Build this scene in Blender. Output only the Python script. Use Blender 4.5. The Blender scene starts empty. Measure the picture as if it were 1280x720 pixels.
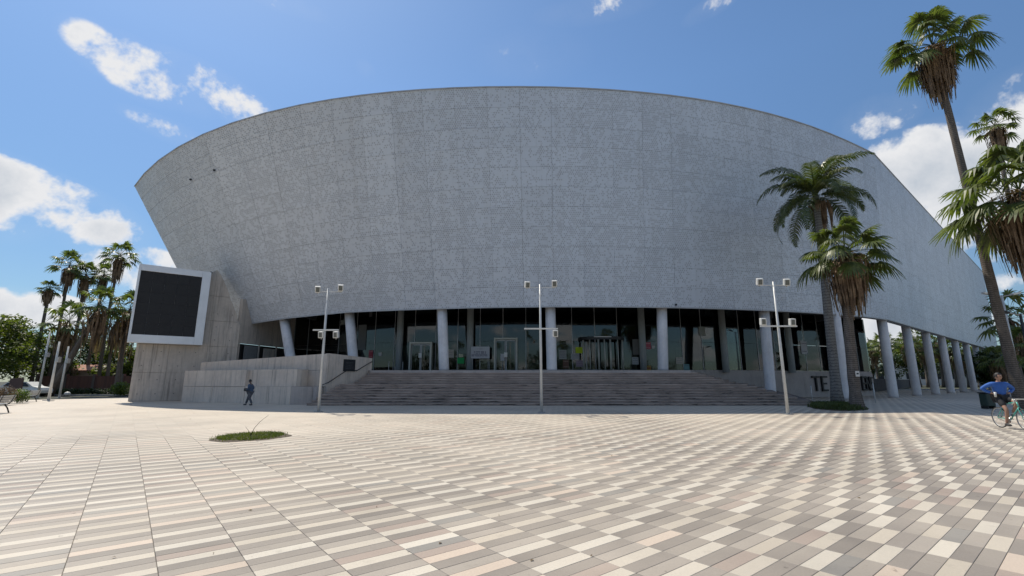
import bpy, bmesh, math, random
import numpy as np
from mathutils import Vector, Matrix
R = math.radians
rnd = random.Random(7)
S = bpy.context.scene
COL = S.collection

# ------------------------------------------------------------------ camera, light, exposure
cam = bpy.data.cameras.new('camera'); camo = bpy.data.objects.new('camera', cam); COL.objects.link(camo)
cam.sensor_width = 36; cam.lens = 583.4 / 1280 * 36; cam.clip_end = 3000; cam.clip_start = .05
camo.location = (0, 0, 1.52); camo.rotation_euler = (R(90 + 11.27), 0, 0)
S.camera = camo
SUN_DIR = Vector((-.41, .41, 1)).normalized()          # from the ground towards the sun
sl = bpy.data.lights.new('sun', 'SUN'); sl.energy = 4.8; sl.angle = R(.53); sl.color = (1, .925, .80)
so = bpy.data.objects.new('sun', sl); COL.objects.link(so); so.location = (0, 0, 60)
so.rotation_euler = SUN_DIR.to_track_quat('Z', 'Y').to_euler()
S.view_settings.view_transform = 'Standard'; S.view_settings.look = 'None'
S.cycles.max_bounces = 7; S.cycles.diffuse_bounces = 3; S.cycles.glossy_bounces = 3; S.cycles.transmission_bounces = 4; S.cycles.transparent_max_bounces = 10
S.view_settings.exposure = 0.0; S.view_settings.gamma = 1

def px_dir(x, y):                                        # a direction in the sky
    p = R(11.27); u = (x - 640) / 583.4; v = -(y - 360) / 583.4
    return Vector((u, math.cos(p) - math.sin(p) * v, math.sin(p) + math.cos(p) * v)).normalized()

def build_world():
    w = bpy.data.worlds.new('World'); S.world = w; w.use_nodes = True
    nt = w.node_tree; N = nt.nodes; L = nt.links; N.clear()
    def nd(t, **k):
        n = N.new(t)
        for a, b in k.items(): setattr(n, a, b)
        return n
    def m(op, a, b=None, c=None, clamp=False):
        n = nd('ShaderNodeMath', operation=op, use_clamp=clamp)
        for i, v in enumerate((a, b, c)):
            if v is None: continue
            if isinstance(v, (int, float)): n.inputs[i].default_value = v
            else: L.new(v, n.inputs[i])
        return n.outputs[0]
    sky = nd('ShaderNodeTexSky', sky_type='NISHITA', sun_disc=False)
    sky.sun_elevation = math.asin(SUN_DIR.z)
    sky.sun_rotation = math.atan2(SUN_DIR.x, SUN_DIR.y)
    sky.altitude = 100; sky.air_density = 1.0; sky.dust_density = .5; sky.ozone_density = 2.2
    tc = nd('ShaderNodeTexCoord'); vec = tc.outputs['Generated']
    sep = nd('ShaderNodeSeparateXYZ'); L.new(vec, sep.inputs[0]); z = sep.outputs[2]
    # cloud noise lives on a flat cloud layer far above so that clouds flatten towards the horizon
    zz = m('ADD', m('MAXIMUM', z, 0.0), .16)
    comb = nd('ShaderNodeCombineXYZ')
    L.new(m('DIVIDE', sep.outputs[0], zz), comb.inputs[0]); L.new(m('DIVIDE', sep.outputs[1], zz), comb.inputs[1])
    def noise(scale, detail, rough, src, dist=0):
        n = nd('ShaderNodeTexNoise'); n.inputs['Scale'].default_value = scale; n.inputs['Detail'].default_value = detail
        n.inputs['Roughness'].default_value = rough; n.inputs['Distortion'].default_value = dist
        L.new(src, n.inputs['Vector']); return n.outputs['Fac']
    n1 = noise(5.5, 7, .62, vec, .25); n2 = noise(17, 4, .6, vec)
    nn = m('ADD', m('MULTIPLY', n1, .68), m('MULTIPLY', n2, .32))
    blobs = []
    # (x, y, half width, half height, tilt deg, strength) of every cloud
    C = [(132, 66, 40, 24, 20, .56), (175, 88, 50, 28, 15, .60), (222, 104, 52, 24, 15, .66), (278, 120, 66, 22, 18, .92), (215, 165, 44, 12, 12, .62), (62, 258, 84, 34, 12, 1.25), (-60, 235, 110, 50, 0, 1.3), (10, 385, 95, 22, 0, 1.15),
         (170, 340, 60, 30, 0, .9), (1095, 148, 36, 22, 0, .85), (1150, 218, 70, 50, 0, 1.2), (1225, 212, 90, 52, 0, 1.2), (1300, 170, 60, 70, 0, 1.15), (1230, 285, 70, 40, 0, .9),
         (890, 8, 30, 10, -15, .8), (458, 88, 12, 8, 40, .6), (665, 70, 60, 26, 0, .22), (360, 5, 40, 10, 0, .55), (1110, 405, 90, 30, 0, 1.1), (1275, 350, 80, 14, 0, .55), (1275, 400, 80, 14, 0, .6), (740, 12, 60, 14, 0, .4),
         (190, -180, 160, 60, 10, 1.), (1020, -260, 180, 60, -10, 1.), (-420, 120, 160, 80, 0, 1.1), (1620, 250, 200, 90, 0, 1.1)]
    for (x, y, a, b, tilt, s) in C:
        d = px_dir(x, y)
        k = 1 / 583.4 * math.cos(math.atan2(math.hypot(x - 640, y - 360), 583.4))
        r = d.cross(Vector((0, 0, 1))).normalized(); u = r.cross(d).normalized(); t = R(-tilt)
        r, u = r * math.cos(t) + u * math.sin(t), u * math.cos(t) - r * math.sin(t)
        def dot(vv, sc):
            n = nd('ShaderNodeVectorMath', operation='DOT_PRODUCT'); L.new(vec, n.inputs[0]); n.inputs[1].default_value = vv * sc
            return n.outputs['Value']
        e = m('ADD', m('POWER', dot(r, 1 / (a * k)), 2), m('POWER', dot(u, 1 / (b * k)), 2))
        g = m('MULTIPLY', m('SUBTRACT', 1.0, m('MULTIPLY', e, .55)), s)
        blobs.append(m('MULTIPLY', g, m('GREATER_THAN', dot(d, 1), .2)))
    f = blobs[0]
    for b in blobs[1:]: f = m('MAXIMUM', f, b)
    # fair-weather clouds behind the viewer, on the same layer
    n3 = noise(1.1, 7, .6, comb.outputs[0])
    back = m('MULTIPLY', m('MULTIPLY', m('SUBTRACT', n3, .47), 7.0), m('MULTIPLY', m('SUBTRACT', -.05, sep.outputs[1]), 4.0, clamp=True))
    f = m('MAXIMUM', f, back)
    f = m('MAXIMUM', f, 0.0)
    dens = m('ADD', m('MULTIPLY', f, .62), m('MULTIPLY', m('SUBTRACT', nn, .5), 4.2))
    dens = m('MULTIPLY', dens, m('MULTIPLY', f, 3.0, clamp=True))
    mr = nd('ShaderNodeMapRange', interpolation_type='SMOOTHSTEP'); L.new(dens, mr.inputs[0])
    mr.inputs[1].default_value = .20; mr.inputs[2].default_value = .62
    alpha = mr.outputs[0]
    wisp = nd('ShaderNodeMapRange'); L.new(m('MULTIPLY', f, m('SUBTRACT', nn, .36)), wisp.inputs[0]); wisp.inputs[1].default_value = .0; wisp.inputs[2].default_value = .9
    wisp.inputs[4].default_value = .55
    alpha = m('MAXIMUM', alpha, wisp.outputs[0])
    # cloud tone: bright rims, greyer thick bellies
    n4 = noise(6.5, 6, .6, vec, .2)
    thick = nd('ShaderNodeMapRange'); L.new(m('ADD', dens, m('MULTIPLY', m('SUBTRACT', n4, .5), 2.4)), thick.inputs[0]); thick.inputs[1].default_value = .55; thick.inputs[2].default_value = 1.7
    cr = nd('ShaderNodeMixRGB'); L.new(thick.outputs[0], cr.inputs[0])
    cr.inputs[1].default_value = (6.3, 6.35, 6.5, 1); cr.inputs[2].default_value = (3.7, 4.15, 4.75, 1)
    tint = nd('ShaderNodeMixRGB', blend_type='MULTIPLY'); tint.inputs[0].default_value = 1; L.new(sky.outputs[0], tint.inputs[1]); tint.inputs[2].default_value = SKY_TINT
    hz = nd('ShaderNodeMapRange'); L.new(z, hz.inputs[0]); hz.inputs[1].default_value = 0; hz.inputs[2].default_value = .55; hz.inputs[3].default_value = .60; hz.inputs[4].default_value = 1
    hz2 = nd('ShaderNodeMixRGB', blend_type='MULTIPLY'); hz2.inputs[0].default_value = 1; L.new(tint.outputs[0], hz2.inputs[1]); L.new(hz.outputs[0], hz2.inputs[2])
    mx = nd('ShaderNodeMixRGB'); L.new(alpha, mx.inputs[0]); L.new(hz2.outputs[0], mx.inputs[1]); L.new(cr.outputs[0], mx.inputs[2])
    bg = nd('ShaderNodeBackground'); bg.inputs[1].default_value = .13; L.new(mx.outputs[0], bg.inputs[0])
    out = nd('ShaderNodeOutputWorld'); L.new(bg.outputs[0], out.inputs[0])
SKY_TINT = (.83, 1.0, 1.10, 1)
build_world()
S.world.cycles.sampling_method = 'MANUAL'; S.world.cycles.sample_map_resolution = 512

# ------------------------------------------------------------------ helpers
class MB:
    """collects polygons of one mesh"""
    def __init__(s): s.v = []; s.f = []; s.uv = []
    def add(s, vs, fs, uv=None):
        o = len(s.v); s.v += [tuple(p) for p in vs]; s.f += [tuple(i + o for i in q) for q in fs]
        if uv is not None: s.uv += uv
        return s
    def box(s, x0, x1, y0, y1, z0, z1, M=None, bev=0):
        if bev:
            bm = bmesh.new(); bmesh.ops.create_cube(bm, size=1)
            for v in bm.verts: v.co = Vector(((x0 + x1) / 2 + v.co.x * (x1 - x0), (y0 + y1) / 2 + v.co.y * (y1 - y0), (z0 + z1) / 2 + v.co.z * (z1 - z0)))
            bmesh.ops.bevel(bm, geom=bm.edges[:], offset=bev, segments=2, affect='EDGES', profile=.5)
            bm.verts.index_update()
            vs = [v.co.copy() for v in bm.verts]; fs = [[v.index for v in f.verts] for f in bm.faces]; bm.free()
        else:
            vs = [Vector(p) for p in ((x0, y0, z0), (x1, y0, z0), (x1, y1, z0), (x0, y1, z0), (x0, y0, z1), (x1, y0, z1), (x1, y1, z1), (x0, y1, z1))]
            fs = [(0, 3, 2, 1), (4, 5, 6, 7), (0, 1, 5, 4), (1, 2, 6, 5), (2, 3, 7, 6), (3, 0, 4, 7)]
        if M is not None: vs = [M @ v for v in vs]
        return s.add(vs, fs)
    def tube(s, pts, rad, n=8, cap=True):
        pts = [Vector(p) for p in pts]
        if not hasattr(rad, '__len__'): rad = [rad] * len(pts)
        up = None; rings = []
        for i, p in enumerate(pts):
            t = (pts[min(i + 1, len(pts) - 1)] - pts[max(i - 1, 0)]).normalized()
            if up is None: up = Vector((0, 0, 1)) if abs(t.z) < .9 else Vector((1, 0, 0))
            a = t.cross(up).normalized(); b = a.cross(t).normalized(); up = b
            rings.append([p + (a * math.cos(k * 2 * math.pi / n) + b * math.sin(k * 2 * math.pi / n)) * rad[i] for k in range(n)])
        vs = [v for r in rings for v in r]
        fs = [(i * n + k, i * n + (k + 1) % n, (i + 1) * n + (k + 1) % n, (i + 1) * n + k) for i in range(len(pts) - 1) for k in range(n)]
        if cap: fs += [tuple(range(n))[::-1], tuple((len(pts) - 1) * n + k for k in range(n))]
        return s.add(vs, fs)
    def prism(s, poly, z0, z1):
        n = len(poly)
        vs = [(x, y, z0) for x, y in poly] + [(x, y, z1) for x, y in poly]
        return s.add(vs, [tuple(range(n))[::-1], tuple(range(n, 2 * n))] + [(i, (i + 1) % n, n + (i + 1) % n, n + i) for i in range(n)])
    def ball(s, c, r, n=10, m=7, M=None):
        if not hasattr(r, '__len__'): r = (r, r, r)
        vs = [];
        for i in range(m + 1):
            th = math.pi * i / m
            for k in range(n):
                ph = 2 * math.pi * k / n
                vs.append(Vector((math.sin(th) * math.cos(ph) * r[0], math.sin(th) * math.sin(ph) * r[1], math.cos(th) * r[2])))
        if M is not None: vs = [M @ v for v in vs]
        vs = [v + Vector(c) for v in vs]
        return s.add(vs, [(i * n + k, (i + 1) * n + k, (i + 1) * n + (k + 1) % n, i * n + (k + 1) % n) for i in range(m) for k in range(n)])
    def mesh(s, name, mat=None, smooth=False):
        me = bpy.data.meshes.new(name); me.from_pydata([tuple(v) for v in s.v], [], s.f)
        if s.uv:
            l = me.uv_layers.new(name='uv'); l.data.foreach_set('uv', np.array(s.uv, dtype=np.float32).ravel())
        if mat is not None: me.materials.append(mat)
        if smooth: me.polygons.foreach_set('use_smooth', [True] * len(me.polygons))
        me.update(); return me
    def build(s, name, mat, parent=None, smooth=False, **props):
        return link(name, s.mesh(name, mat, smooth), parent, **props)

def link(name, me, parent=None, **props):
    o = bpy.data.objects.new(name, me); COL.objects.link(o)
    if parent is not None: o.parent = parent
    for k, v in props.items(): o[k] = v
    return o
def thing(name, label, cat, loc=(0, 0, 0), rz=0, group=None):
    o = bpy.data.objects.new(name, None); COL.objects.link(o); o.location = loc; o.rotation_euler = (0, 0, rz)
    o.empty_display_size = .3
    o['label'] = label; o['category'] = cat
    if group: o['group'] = group
    return o
def tag(o, label, cat, group=None):
    o['label'] = label; o['category'] = cat
    if group: o['group'] = group
    return o
def copy_tree(o, parent=None):
    c = o.copy(); COL.objects.link(c); c.parent = parent
    for ch in list(o.children): copy_tree(ch, c)
    return c

# ------------------------------------------------------------------ materials
class Mat:
    def __init__(s, name):
        s.m = bpy.data.materials.new(name); s.m.use_nodes = True; s.nt = s.m.node_tree; s.N = s.nt.nodes; s.L = s.nt.links
        s.b = s.N['Principled BSDF']; s.out = s.N['Material Output']
    def nd(s, t, **k):
        n = s.N.new(t)
        for a, b in k.items(): setattr(n, a, b)
        return n
    def set(s, n, i, v):
        if isinstance(v, bpy.types.NodeSocket): s.L.new(v, n.inputs[i])
        else: n.inputs[i].default_value = v
    def math(s, op, a, b=None, c=None, clamp=False):
        n = s.nd('ShaderNodeMath', operation=op, use_clamp=clamp)
        for i, v in enumerate((a, b, c)):
            if v is not None: s.set(n, i, v)
        return n.outputs[0]
    def mix(s, f, a, b, mode='MIX'):
        n = s.nd('ShaderNodeMixRGB', blend_type=mode)
        for i, v in enumerate((f, a, b)):
            if isinstance(v, tuple) and len(v) == 3: v = v + (1,)
            s.set(n, i, v)
        return n.outputs[0]
    def noise(s, vec, scale, detail=4, rough=.55, dim='3D'):
        n = s.nd('ShaderNodeTexNoise', noise_dimensions=dim); s.set(n, 'Vector', vec); s.set(n, 'Scale', scale); s.set(n, 'Detail', detail); s.set(n, 'Roughness', rough)
        return n.outputs['Fac']
    def white(s, vec, dim='3D'):
        n = s.nd('ShaderNodeTexWhiteNoise', noise_dimensions=dim); s.set(n, 'Vector', vec); return n
    def rng(s, v, a, b, c=0., d=1.):
        n = s.nd('ShaderNodeMapRange'); s.set(n, 0, v); s.set(n, 1, a); s.set(n, 2, b); s.set(n, 3, c); s.set(n, 4, d); return n.outputs[0]
    def pos(s): return s.nd('ShaderNodeNewGeometry').outputs['Position']
    def obj(s): return s.nd('ShaderNodeTexCoord').outputs['Object']
    def scale(s, v, xyz):
        n = s.nd('ShaderNodeVectorMath', operation='MULTIPLY'); s.L.new(v, n.inputs[0]); n.inputs[1].default_value = xyz; return n.outputs[0]
    def sepz(s, v):
        n = s.nd('ShaderNodeSeparateXYZ'); s.L.new(v, n.inputs[0]); return n.outputs
    def comb(s, x, y, z=0.):
        n = s.nd('ShaderNodeCombineXYZ'); s.set(n, 0, x); s.set(n, 1, y); s.set(n, 2, z); return n.outputs[0]
    def bump(s, h, strength=.3, dist=.02):
        n = s.nd('ShaderNodeBump'); s.L.new(h, n.inputs['Height']); n.inputs['Strength'].default_value = strength; n.inputs['Distance'].default_value = dist
        s.L.new(n.outputs[0], s.b.inputs['Normal'])
    def done(s, base, rough=.7, metal=0, spec=None):
        if isinstance(base, tuple): base = base + (1,) if len(base) == 3 else base
        s.set(s.b, 'Base Color', base); s.set(s.b, 'Roughness', rough); s.set(s.b, 'Metallic', metal)
        if spec is not None: s.b.inputs['Specular IOR Level'].default_value = spec
        return s.m

def simple(name, col, rough=.6, metal=0, var=.15, scale=6, spec=None, bump=0):
    m = Mat(name); p = m.obj(); n = m.noise(p, scale, 5)
    k = m.rng(n, .3, .7, 1 - var, 1 + var)
    c = m.mix(1.0, col, m.comb(k, k, k), 'MULTIPLY')
    if bump: m.bump(n, bump, .01)
    return m.done(c, rough, metal, spec)

YAW = R(38.97); ORG = (-3.616, 4.130); TL, TW = .60, .1523
D2 = Vector((math.cos(YAW), math.sin(YAW), 0)); D1 = Vector((math.sin(YAW), -math.cos(YAW), 0))
def lat(i, j, z=0): return Vector((ORG[0] + D2.x * i * TL + D1.x * j * TW, ORG[1] + D2.y * i * TL + D1.y * j * TW, z))

def paving_mat():
    m = Mat('plaza_stone'); P = m.pos(); x, y, z = m.sepz(P)
    dx = m.math('SUBTRACT', x, ORG[0]); dy = m.math('SUBTRACT', y, ORG[1])
    fi = m.math('DIVIDE', m.math('ADD', m.math('MULTIPLY', dx, D2.x), m.math('MULTIPLY', dy, D2.y)), TL)
    fj = m.math('DIVIDE', m.math('ADD', m.math('MULTIPLY', dx, D1.x), m.math('MULTIPLY', dy, D1.y)), TW)
    i = m.math('FLOOR', fi); j = m.math('FLOOR', fj)
    cls = m.math('FLOORED_MODULO', m.math('ADD', i, j), 3.)
    cell = m.comb(i, j, 0.)
    w = m.white(cell); rs = m.nd('ShaderNodeSeparateColor'); m.L.new(w.outputs['Color'], rs.inputs[0]); r1, r2, r3 = rs.outputs[:3]
    white = m.mix(r1, (.465, .405, .320), (.57, .518, .430)); white = m.mix(m.math('GREATER_THAN', r2, .9), white, (.52, .425, .335))
    dark = m.mix(r1, (.215, .187, .157), (.280, .243, .204)); dark = m.mix(m.math('GREATER_THAN', r2, .9), dark, (.24, .222, .195))
    mid = m.mix(r1, (.290, .252, .208), (.350, .306, .254)); mid = m.mix(m.math('GREATER_THAN', r2, .86), mid, (.345, .275, .225))
    isw = m.math('GREATER_THAN', cls, 1.5); ism = m.math('COMPARE', cls, 1., .3)
    base = m.mix(ism, dark, mid); base = m.mix(isw, base, white)
    # strips of slabs from one batch look alike
    batch = m.white(m.comb(i, m.math('FLOOR', m.math('DIVIDE', j, 6.)), 3.)).outputs['Value']
    k = m.math('ADD', .93, m.math('MULTIPLY', batch, .14)); base = m.mix(1., base, m.comb(k, k, k), 'MULTIPLY')
    # stone grain, stains, dust; far slabs painted paler for grazing sun sheen
    g = m.noise(P, 55, 6, .7); k = m.rng(g, .3, .7, .90, 1.09); base = m.mix(1., base, m.comb(k, k, k), 'MULTIPLY')
    st = m.noise(P, .55, 6, .6); k = m.rng(st, .35, .7, 1.06, .90); base = m.mix(1., base, m.comb(k, k, k), 'MULTIPLY')
    st2 = m.noise(P, 3.1, 7, .72); base = m.mix(m.rng(st2, .58, .78, 0, .42), base, (.16, .14, .12))
    spots = m.noise(P, 9.0, 3, .5); base = m.mix(m.rng(spots, .715, .76, 0, .7), base, (.10, .085, .07))
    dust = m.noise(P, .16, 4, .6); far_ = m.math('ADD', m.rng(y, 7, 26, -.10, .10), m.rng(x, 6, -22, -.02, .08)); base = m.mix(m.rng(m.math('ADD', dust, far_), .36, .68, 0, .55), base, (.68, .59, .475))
    # joints
    def edge(f, w_, width):
        fr = m.math('FRACT', f); d = m.math('MULTIPLY', m.math('SUBTRACT', .5, m.math('ABSOLUTE', m.math('SUBTRACT', fr, .5))), w_)
        return m.math('LESS_THAN', d, width)
    jn = m.math('MAXIMUM', edge(fi, TL, .004), edge(fj, TW, .003))
    jr = m.white(m.comb(m.math('FLOOR', m.math('ADD', fi, .5)), j, 7.)).outputs['Value']
    base = m.mix(m.math('MULTIPLY', jn, m.rng(jr, 0, 1, .08, .6)), base, (.15, .135, .12))
    h = m.math('ADD', m.math('MULTIPLY', g, .5), m.math('MULTIPLY', st2, .4))
    m.bump(h, .18, .01)
    rough = m.rng(st2, .3, .7, .48, .66)
    return m.done(base, rough, 0, .5)
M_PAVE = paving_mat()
M_GROUT = simple('grout', (.30, .27, .23), .95, 0, .4, 9)

def concrete_mat(name, col, streak=1.0):
    m = Mat(name); P = m.pos()
    n1 = m.noise(P, .45, 6, .6); n2 = m.noise(P, 4, 7, .65); n3 = m.noise(P, 40, 4, .6)
    k = m.math('ADD', m.rng(n1, .3, .7, -.12, .12), m.math('ADD', m.rng(n2, .3, .7, -.07, .07), m.rng(n3, .3, .7, 0.95, 1.05)))
    c = m.mix(1., col, m.comb(k, k, k), 'MULTIPLY')
    s1 = m.noise(m.scale(P, (5, 5, .22)), 1., 6, .65); s2 = m.noise(m.scale(P, (1, 1, .25)), .8, 3)
    f = m.math('MULTIPLY', m.rng(s1, .5, .74, 0, .65 * streak), m.rng(s2, .4, .6, .25, 1))
    c = m.mix(f, c, (.085, .08, .078))
    fl = m.math('MULTIPLY', m.rng(m.noise(m.scale(P, (7, 7, .5)), 1.2, 4), .6, .7, 0, .35 * streak), 1.)
    c = m.mix(fl, c, (.42, .41, .39))
    m.bump(n2, .25, .02)
    return m.done(c, .85, 0, .3)
M_CONC = concrete_mat('board_marked_concrete', (.50, .445, .39), 1.4)
M_RAMP = concrete_mat('ramp_concrete', (.60, .515, .435), 1.25)
M_PLINTH = concrete_mat('plinth_concrete', (.42, .375, .345), .5)

def step_mat():
    m = Mat('step_stone'); P = m.pos()
    n1 = m.noise(P, .7, 5, .6); n2 = m.noise(m.scale(P, (.8, 3, 7)), 1.0, 7, .75); n3 = m.noise(P, 30, 4, .6)
    x, y, z = m.sepz(P)
    slab = m.white(m.comb(m.math('FLOOR', m.math('MULTIPLY', m.math('ADD', x, m.math('MULTIPLY', m.math('FLOOR', m.math('MULTIPLY', z, 6.08)), .37)), 1.1)), m.math('FLOOR', m.math('MULTIPLY', z, 6.08)), 1.)).outputs['Value']
    k = m.math('ADD', m.rng(n1, .3, .7, .86, 1.1), m.math('MULTIPLY', m.math('SUBTRACT', slab, .5), .10))
    c = m.mix(1., (.38, .30, .255), m.comb(k, k, k), 'MULTIPLY')
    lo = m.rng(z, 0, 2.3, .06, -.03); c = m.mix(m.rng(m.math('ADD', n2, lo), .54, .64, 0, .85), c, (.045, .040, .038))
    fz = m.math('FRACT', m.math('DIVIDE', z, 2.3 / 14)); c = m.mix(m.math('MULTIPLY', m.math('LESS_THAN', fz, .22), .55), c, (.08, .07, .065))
    k = m.rng(n3, .3, .7, .92, 1.08); c = m.mix(1., c, m.comb(k, k, k), 'MULTIPLY')
    m.bump(n3, .2, .01)
    return m.done(c, .8, 0, .3)
M_STEP = step_mat()
M_NOSE = simple('step_nosing', (.42, .345, .30), .8, 0, .4, .9)

def cladding_mat():
    m = Mat('perforated_aluminium'); uvn = m.nd('ShaderNodeUVMap', uv_map='uv'); uv = uvn.outputs[0]; u, v, _ = m.sepz(uv)
    # hexagonal grid of pressed dots, of which a random share is left out in clusters
    s = .17
    row = m.math('FLOOR', m.math('DIVIDE', v, s * .866)); off = m.math('MULTIPLY', m.math('FLOORED_MODULO', row, 2.), .5)
    fu = m.math('ADD', m.math('DIVIDE', u, s), off); ci = m.math('FLOOR', fu)
    du = m.math('SUBTRACT', m.math('FRACT', fu), .5); dv = m.math('MULTIPLY', m.math('SUBTRACT', m.math('FRACT', m.math('DIVIDE', v, s * .866)), .5), .866)
    r = m.math('SQRT', m.math('ADD', m.math('MULTIPLY', du, du), m.math('MULTIPLY', dv, dv)))
    dot = m.rng(r, .26, .38, 1, 0)
    rv = m.white(m.comb(ci, row, 0.)).outputs['Value']
    n_big = m.noise(m.comb(u, v, 0.), .28, 3, .5); n_mid = m.noise(m.comb(u, v, 5.), 1.6, 4, .65)
    colr = m.white(m.comb(m.math('FLOOR', m.math('DIVIDE', u, PW / 2)), m.math('FLOOR', m.math('DIVIDE', v, PH * 3)), 6.)).outputs['Value']
    thr = m.math('ADD', m.rng(n_big, .35, .65, -.08, .15), m.math('ADD', m.rng(n_mid, .35, .65, .15, .8), m.rng(colr, 0, 1, -.15, .25)))
    on = m.math('LESS_THAN', rv, thr)
    dots = m.math('MULTIPLY', dot, on)
    # fine straight ridges that wander between the dots
    sr = .37
    cu = m.math('FLOOR', m.math('DIVIDE', u, sr)); cv = m.math('FLOOR', m.math('DIVIDE', v, sr))
    wr = m.white(m.comb(cu, cv, 2.)); sc = m.nd('ShaderNodeSeparateColor'); m.L.new(wr.outputs['Color'], sc.inputs[0])
    eu = m.math('LESS_THAN', m.math('FRACT', m.math('DIVIDE', u, sr)), .13); ev = m.math('LESS_THAN', m.math('FRACT', m.math('DIVIDE', v, sr)), .13)
    ridge = m.math('MAXIMUM', m.math('MULTIPLY', eu, m.math('GREATER_THAN', sc.outputs[0], .62)), m.math('MULTIPLY', ev, m.math('GREATER_THAN', sc.outputs[1], .74)))
    pu = m.math('FLOOR', m.math('DIVIDE', u, PW)); pv = m.math('FLOOR', m.math('DIVIDE', v, PH))
    pr = m.white(m.comb(pu, pv, 4.)).outputs['Value']; cr_ = m.white(m.comb(pu, 0., 9.)).outputs['Value']
    k = m.math('ADD', .93, m.math('ADD', m.math('MULTIPLY', pr, .06), m.math('MULTIPLY', cr_, .05)))
    c = m.mix(1., (.565, .61, .675), m.comb(k, k, k), 'MULTIPLY')
    c = m.mix(m.math('MULTIPLY', dots, .38), c, (.10, .105, .115))
    c = m.mix(m.math('MULTIPLY', ridge, .16), c, m.mix(m.math('GREATER_THAN', sc.outputs[2], .5), (.17, .175, .185), (.60, .60, .60)))
    stain = m.noise(m.comb(m.math('MULTIPLY', u, 1.3), m.math('MULTIPLY', v, .05), 0.), 1., 5, .6); c = m.mix(m.rng(stain, .52, .78, 0, .16), c, (.27, .265, .26))
    h = m.math('SUBTRACT', m.math('MULTIPLY', ridge, .5), dots); m.bump(h, .5, .03)
    return m.done(c, .5, .22)
PW, PH = 2.4, 1.52
M_CLAD = cladding_mat()
M_CLADEDGE = simple('cladding_edge', (.40, .41, .42), .5, .3, .08, 3)
M_BACKING = simple('cladding_backing', (.10, .105, .11), .8, .1, .1, 2)
M_COLUMN = concrete_mat('painted_column', (.68, .665, .665), .45)
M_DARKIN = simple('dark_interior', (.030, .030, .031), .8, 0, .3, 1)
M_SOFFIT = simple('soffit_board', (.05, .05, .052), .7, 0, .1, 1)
M_SHADEROOF = simple('shade_roof_sheet', (.25, .25, .25), .7, 0, .1, 1)
M_FRAME = simple('pale_frame', (.42, .43, .38), .45, .2, .06, 4)
M_DARKM = simple('dark_metal', (.035, .037, .04), .45, .5, .15, 8)
M_GREYM = simple('grey_metal', (.34, .35, .36), .4, .5, .1, 5)
M_WHITEP = simple('white_paint', (.62, .62, .59), .45, 0, .08, 4)
M_POLE = simple('pole_paint', (.52, .53, .52), .45, .1, .12, 3)
M_LENS = simple('lamp_glass', (.10, .11, .10), .2, 0, .1, 5)
M_SCREEN = simple('screen_face', (.006, .006, .0075), .6, 0, .3, 1.5)
M_SCRFRAME = simple('screen_frame', (.66, .68, .71), .4, .3, .06, 1.2)
M_LETTER = simple('dark_letter', (.025, .025, .03), .35, .6, .2, 5)

def glass_mat():
    m = Mat('facade_glass'); N = m
    fr = m.nd('ShaderNodeFresnel'); fr.inputs[0].default_value = 1.5
    P = m.pos(); n = m.noise(P, .35, 3); bp = m.nd('ShaderNodeBump'); bp.inputs['Strength'].default_value = .06; bp.inputs['Distance'].default_value = .05; m.L.new(n, bp.inputs['Height'])
    m.L.new(bp.outputs[0], fr.inputs['Normal'])
    gl = m.nd('ShaderNodeBsdfGlossy'); gl.inputs['Roughness'].default_value = .03; gl.inputs['Color'].default_value = (.80, .88, .86, 1); m.L.new(bp.outputs[0], gl.inputs['Normal']); gl.inputs['Color'].default_value = (.84, .84, .84, 1)
    tr = m.nd('ShaderNodeBsdfTransparent'); tr.inputs['Color'].default_value = (.5, .55, .54, 1)
    mx = m.nd('ShaderNodeMixShader'); m.L.new(m.math('MULTIPLY', m.math('ADD', fr.outputs[0], .01), 1.15, clamp=True), mx.inputs[0]); m.L.new(tr.outputs[0], mx.inputs[1]); m.L.new(gl.outputs[0], mx.inputs[2])
    m.L.new(mx.outputs[0], m.out.inputs['Surface']); return m.m
M_GLASS = glass_mat()

def leaf_mat(name, c1, c2, trans=.35, rough=.45):
    m = Mat(name); P = m.pos(); n = m.noise(P, 1.7, 3, .6); n2 = m.noise(P, 11, 2)
    c = m.mix(m.rng(n, .35, .65), c1, c2); k = m.rng(n2, .3, .7, .75, 1.25); c = m.mix(1., c, m.comb(k, k, k), 'MULTIPLY')
    m.done(c, rough, 0, .4)
    t = m.nd('ShaderNodeBsdfTranslucent'); cc = m.mix(1., c, (1.5, 1.7, .7), 'MULTIPLY'); m.L.new(cc, t.inputs[0])
    mx = m.nd('ShaderNodeMixShader'); mx.inputs[0].default_value = trans; m.L.new(m.b.outputs[0], mx.inputs[1]); m.L.new(t.outputs[0], mx.inputs[2])
    m.L.new(mx.outputs[0], m.out.inputs['Surface']); return m.m
M_PALM = leaf_mat('palm_leaf', (.055, .080, .024), (.135, .155, .048), .38, .43)
M_PALM2 = leaf_mat('coconut_leaf', (.040, .060, .020), (.10, .115, .035), .28, .36)
M_DEAD = leaf_mat('dead_frond', (.11, .070, .045), (.27, .185, .12), .2, .8)
M_LEAF = leaf_mat('tree_leaf', (.06, .08, .018), (.12, .14, .03), .42, .5)
M_LEAF2 = leaf_mat('dark_tree_leaf', (.022, .040, .015), (.05, .075, .022), .25, .5)
M_HEDGE = leaf_mat('hedge_leaf', (.06, .10, .012), (.12, .16, .02), .3, .5)
M_RUST = leaf_mat('russet_leaf', (.07, .045, .03), (.13, .075, .04), .2, .7)
M_BEDG = leaf_mat('ground_cover', (.045, .065, .018), (.085, .10, .03), .3, .6)
M_GRASS = leaf_mat('grass_blade', (.075, .105, .018), (.15, .17, .035), .3, .6)

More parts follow.
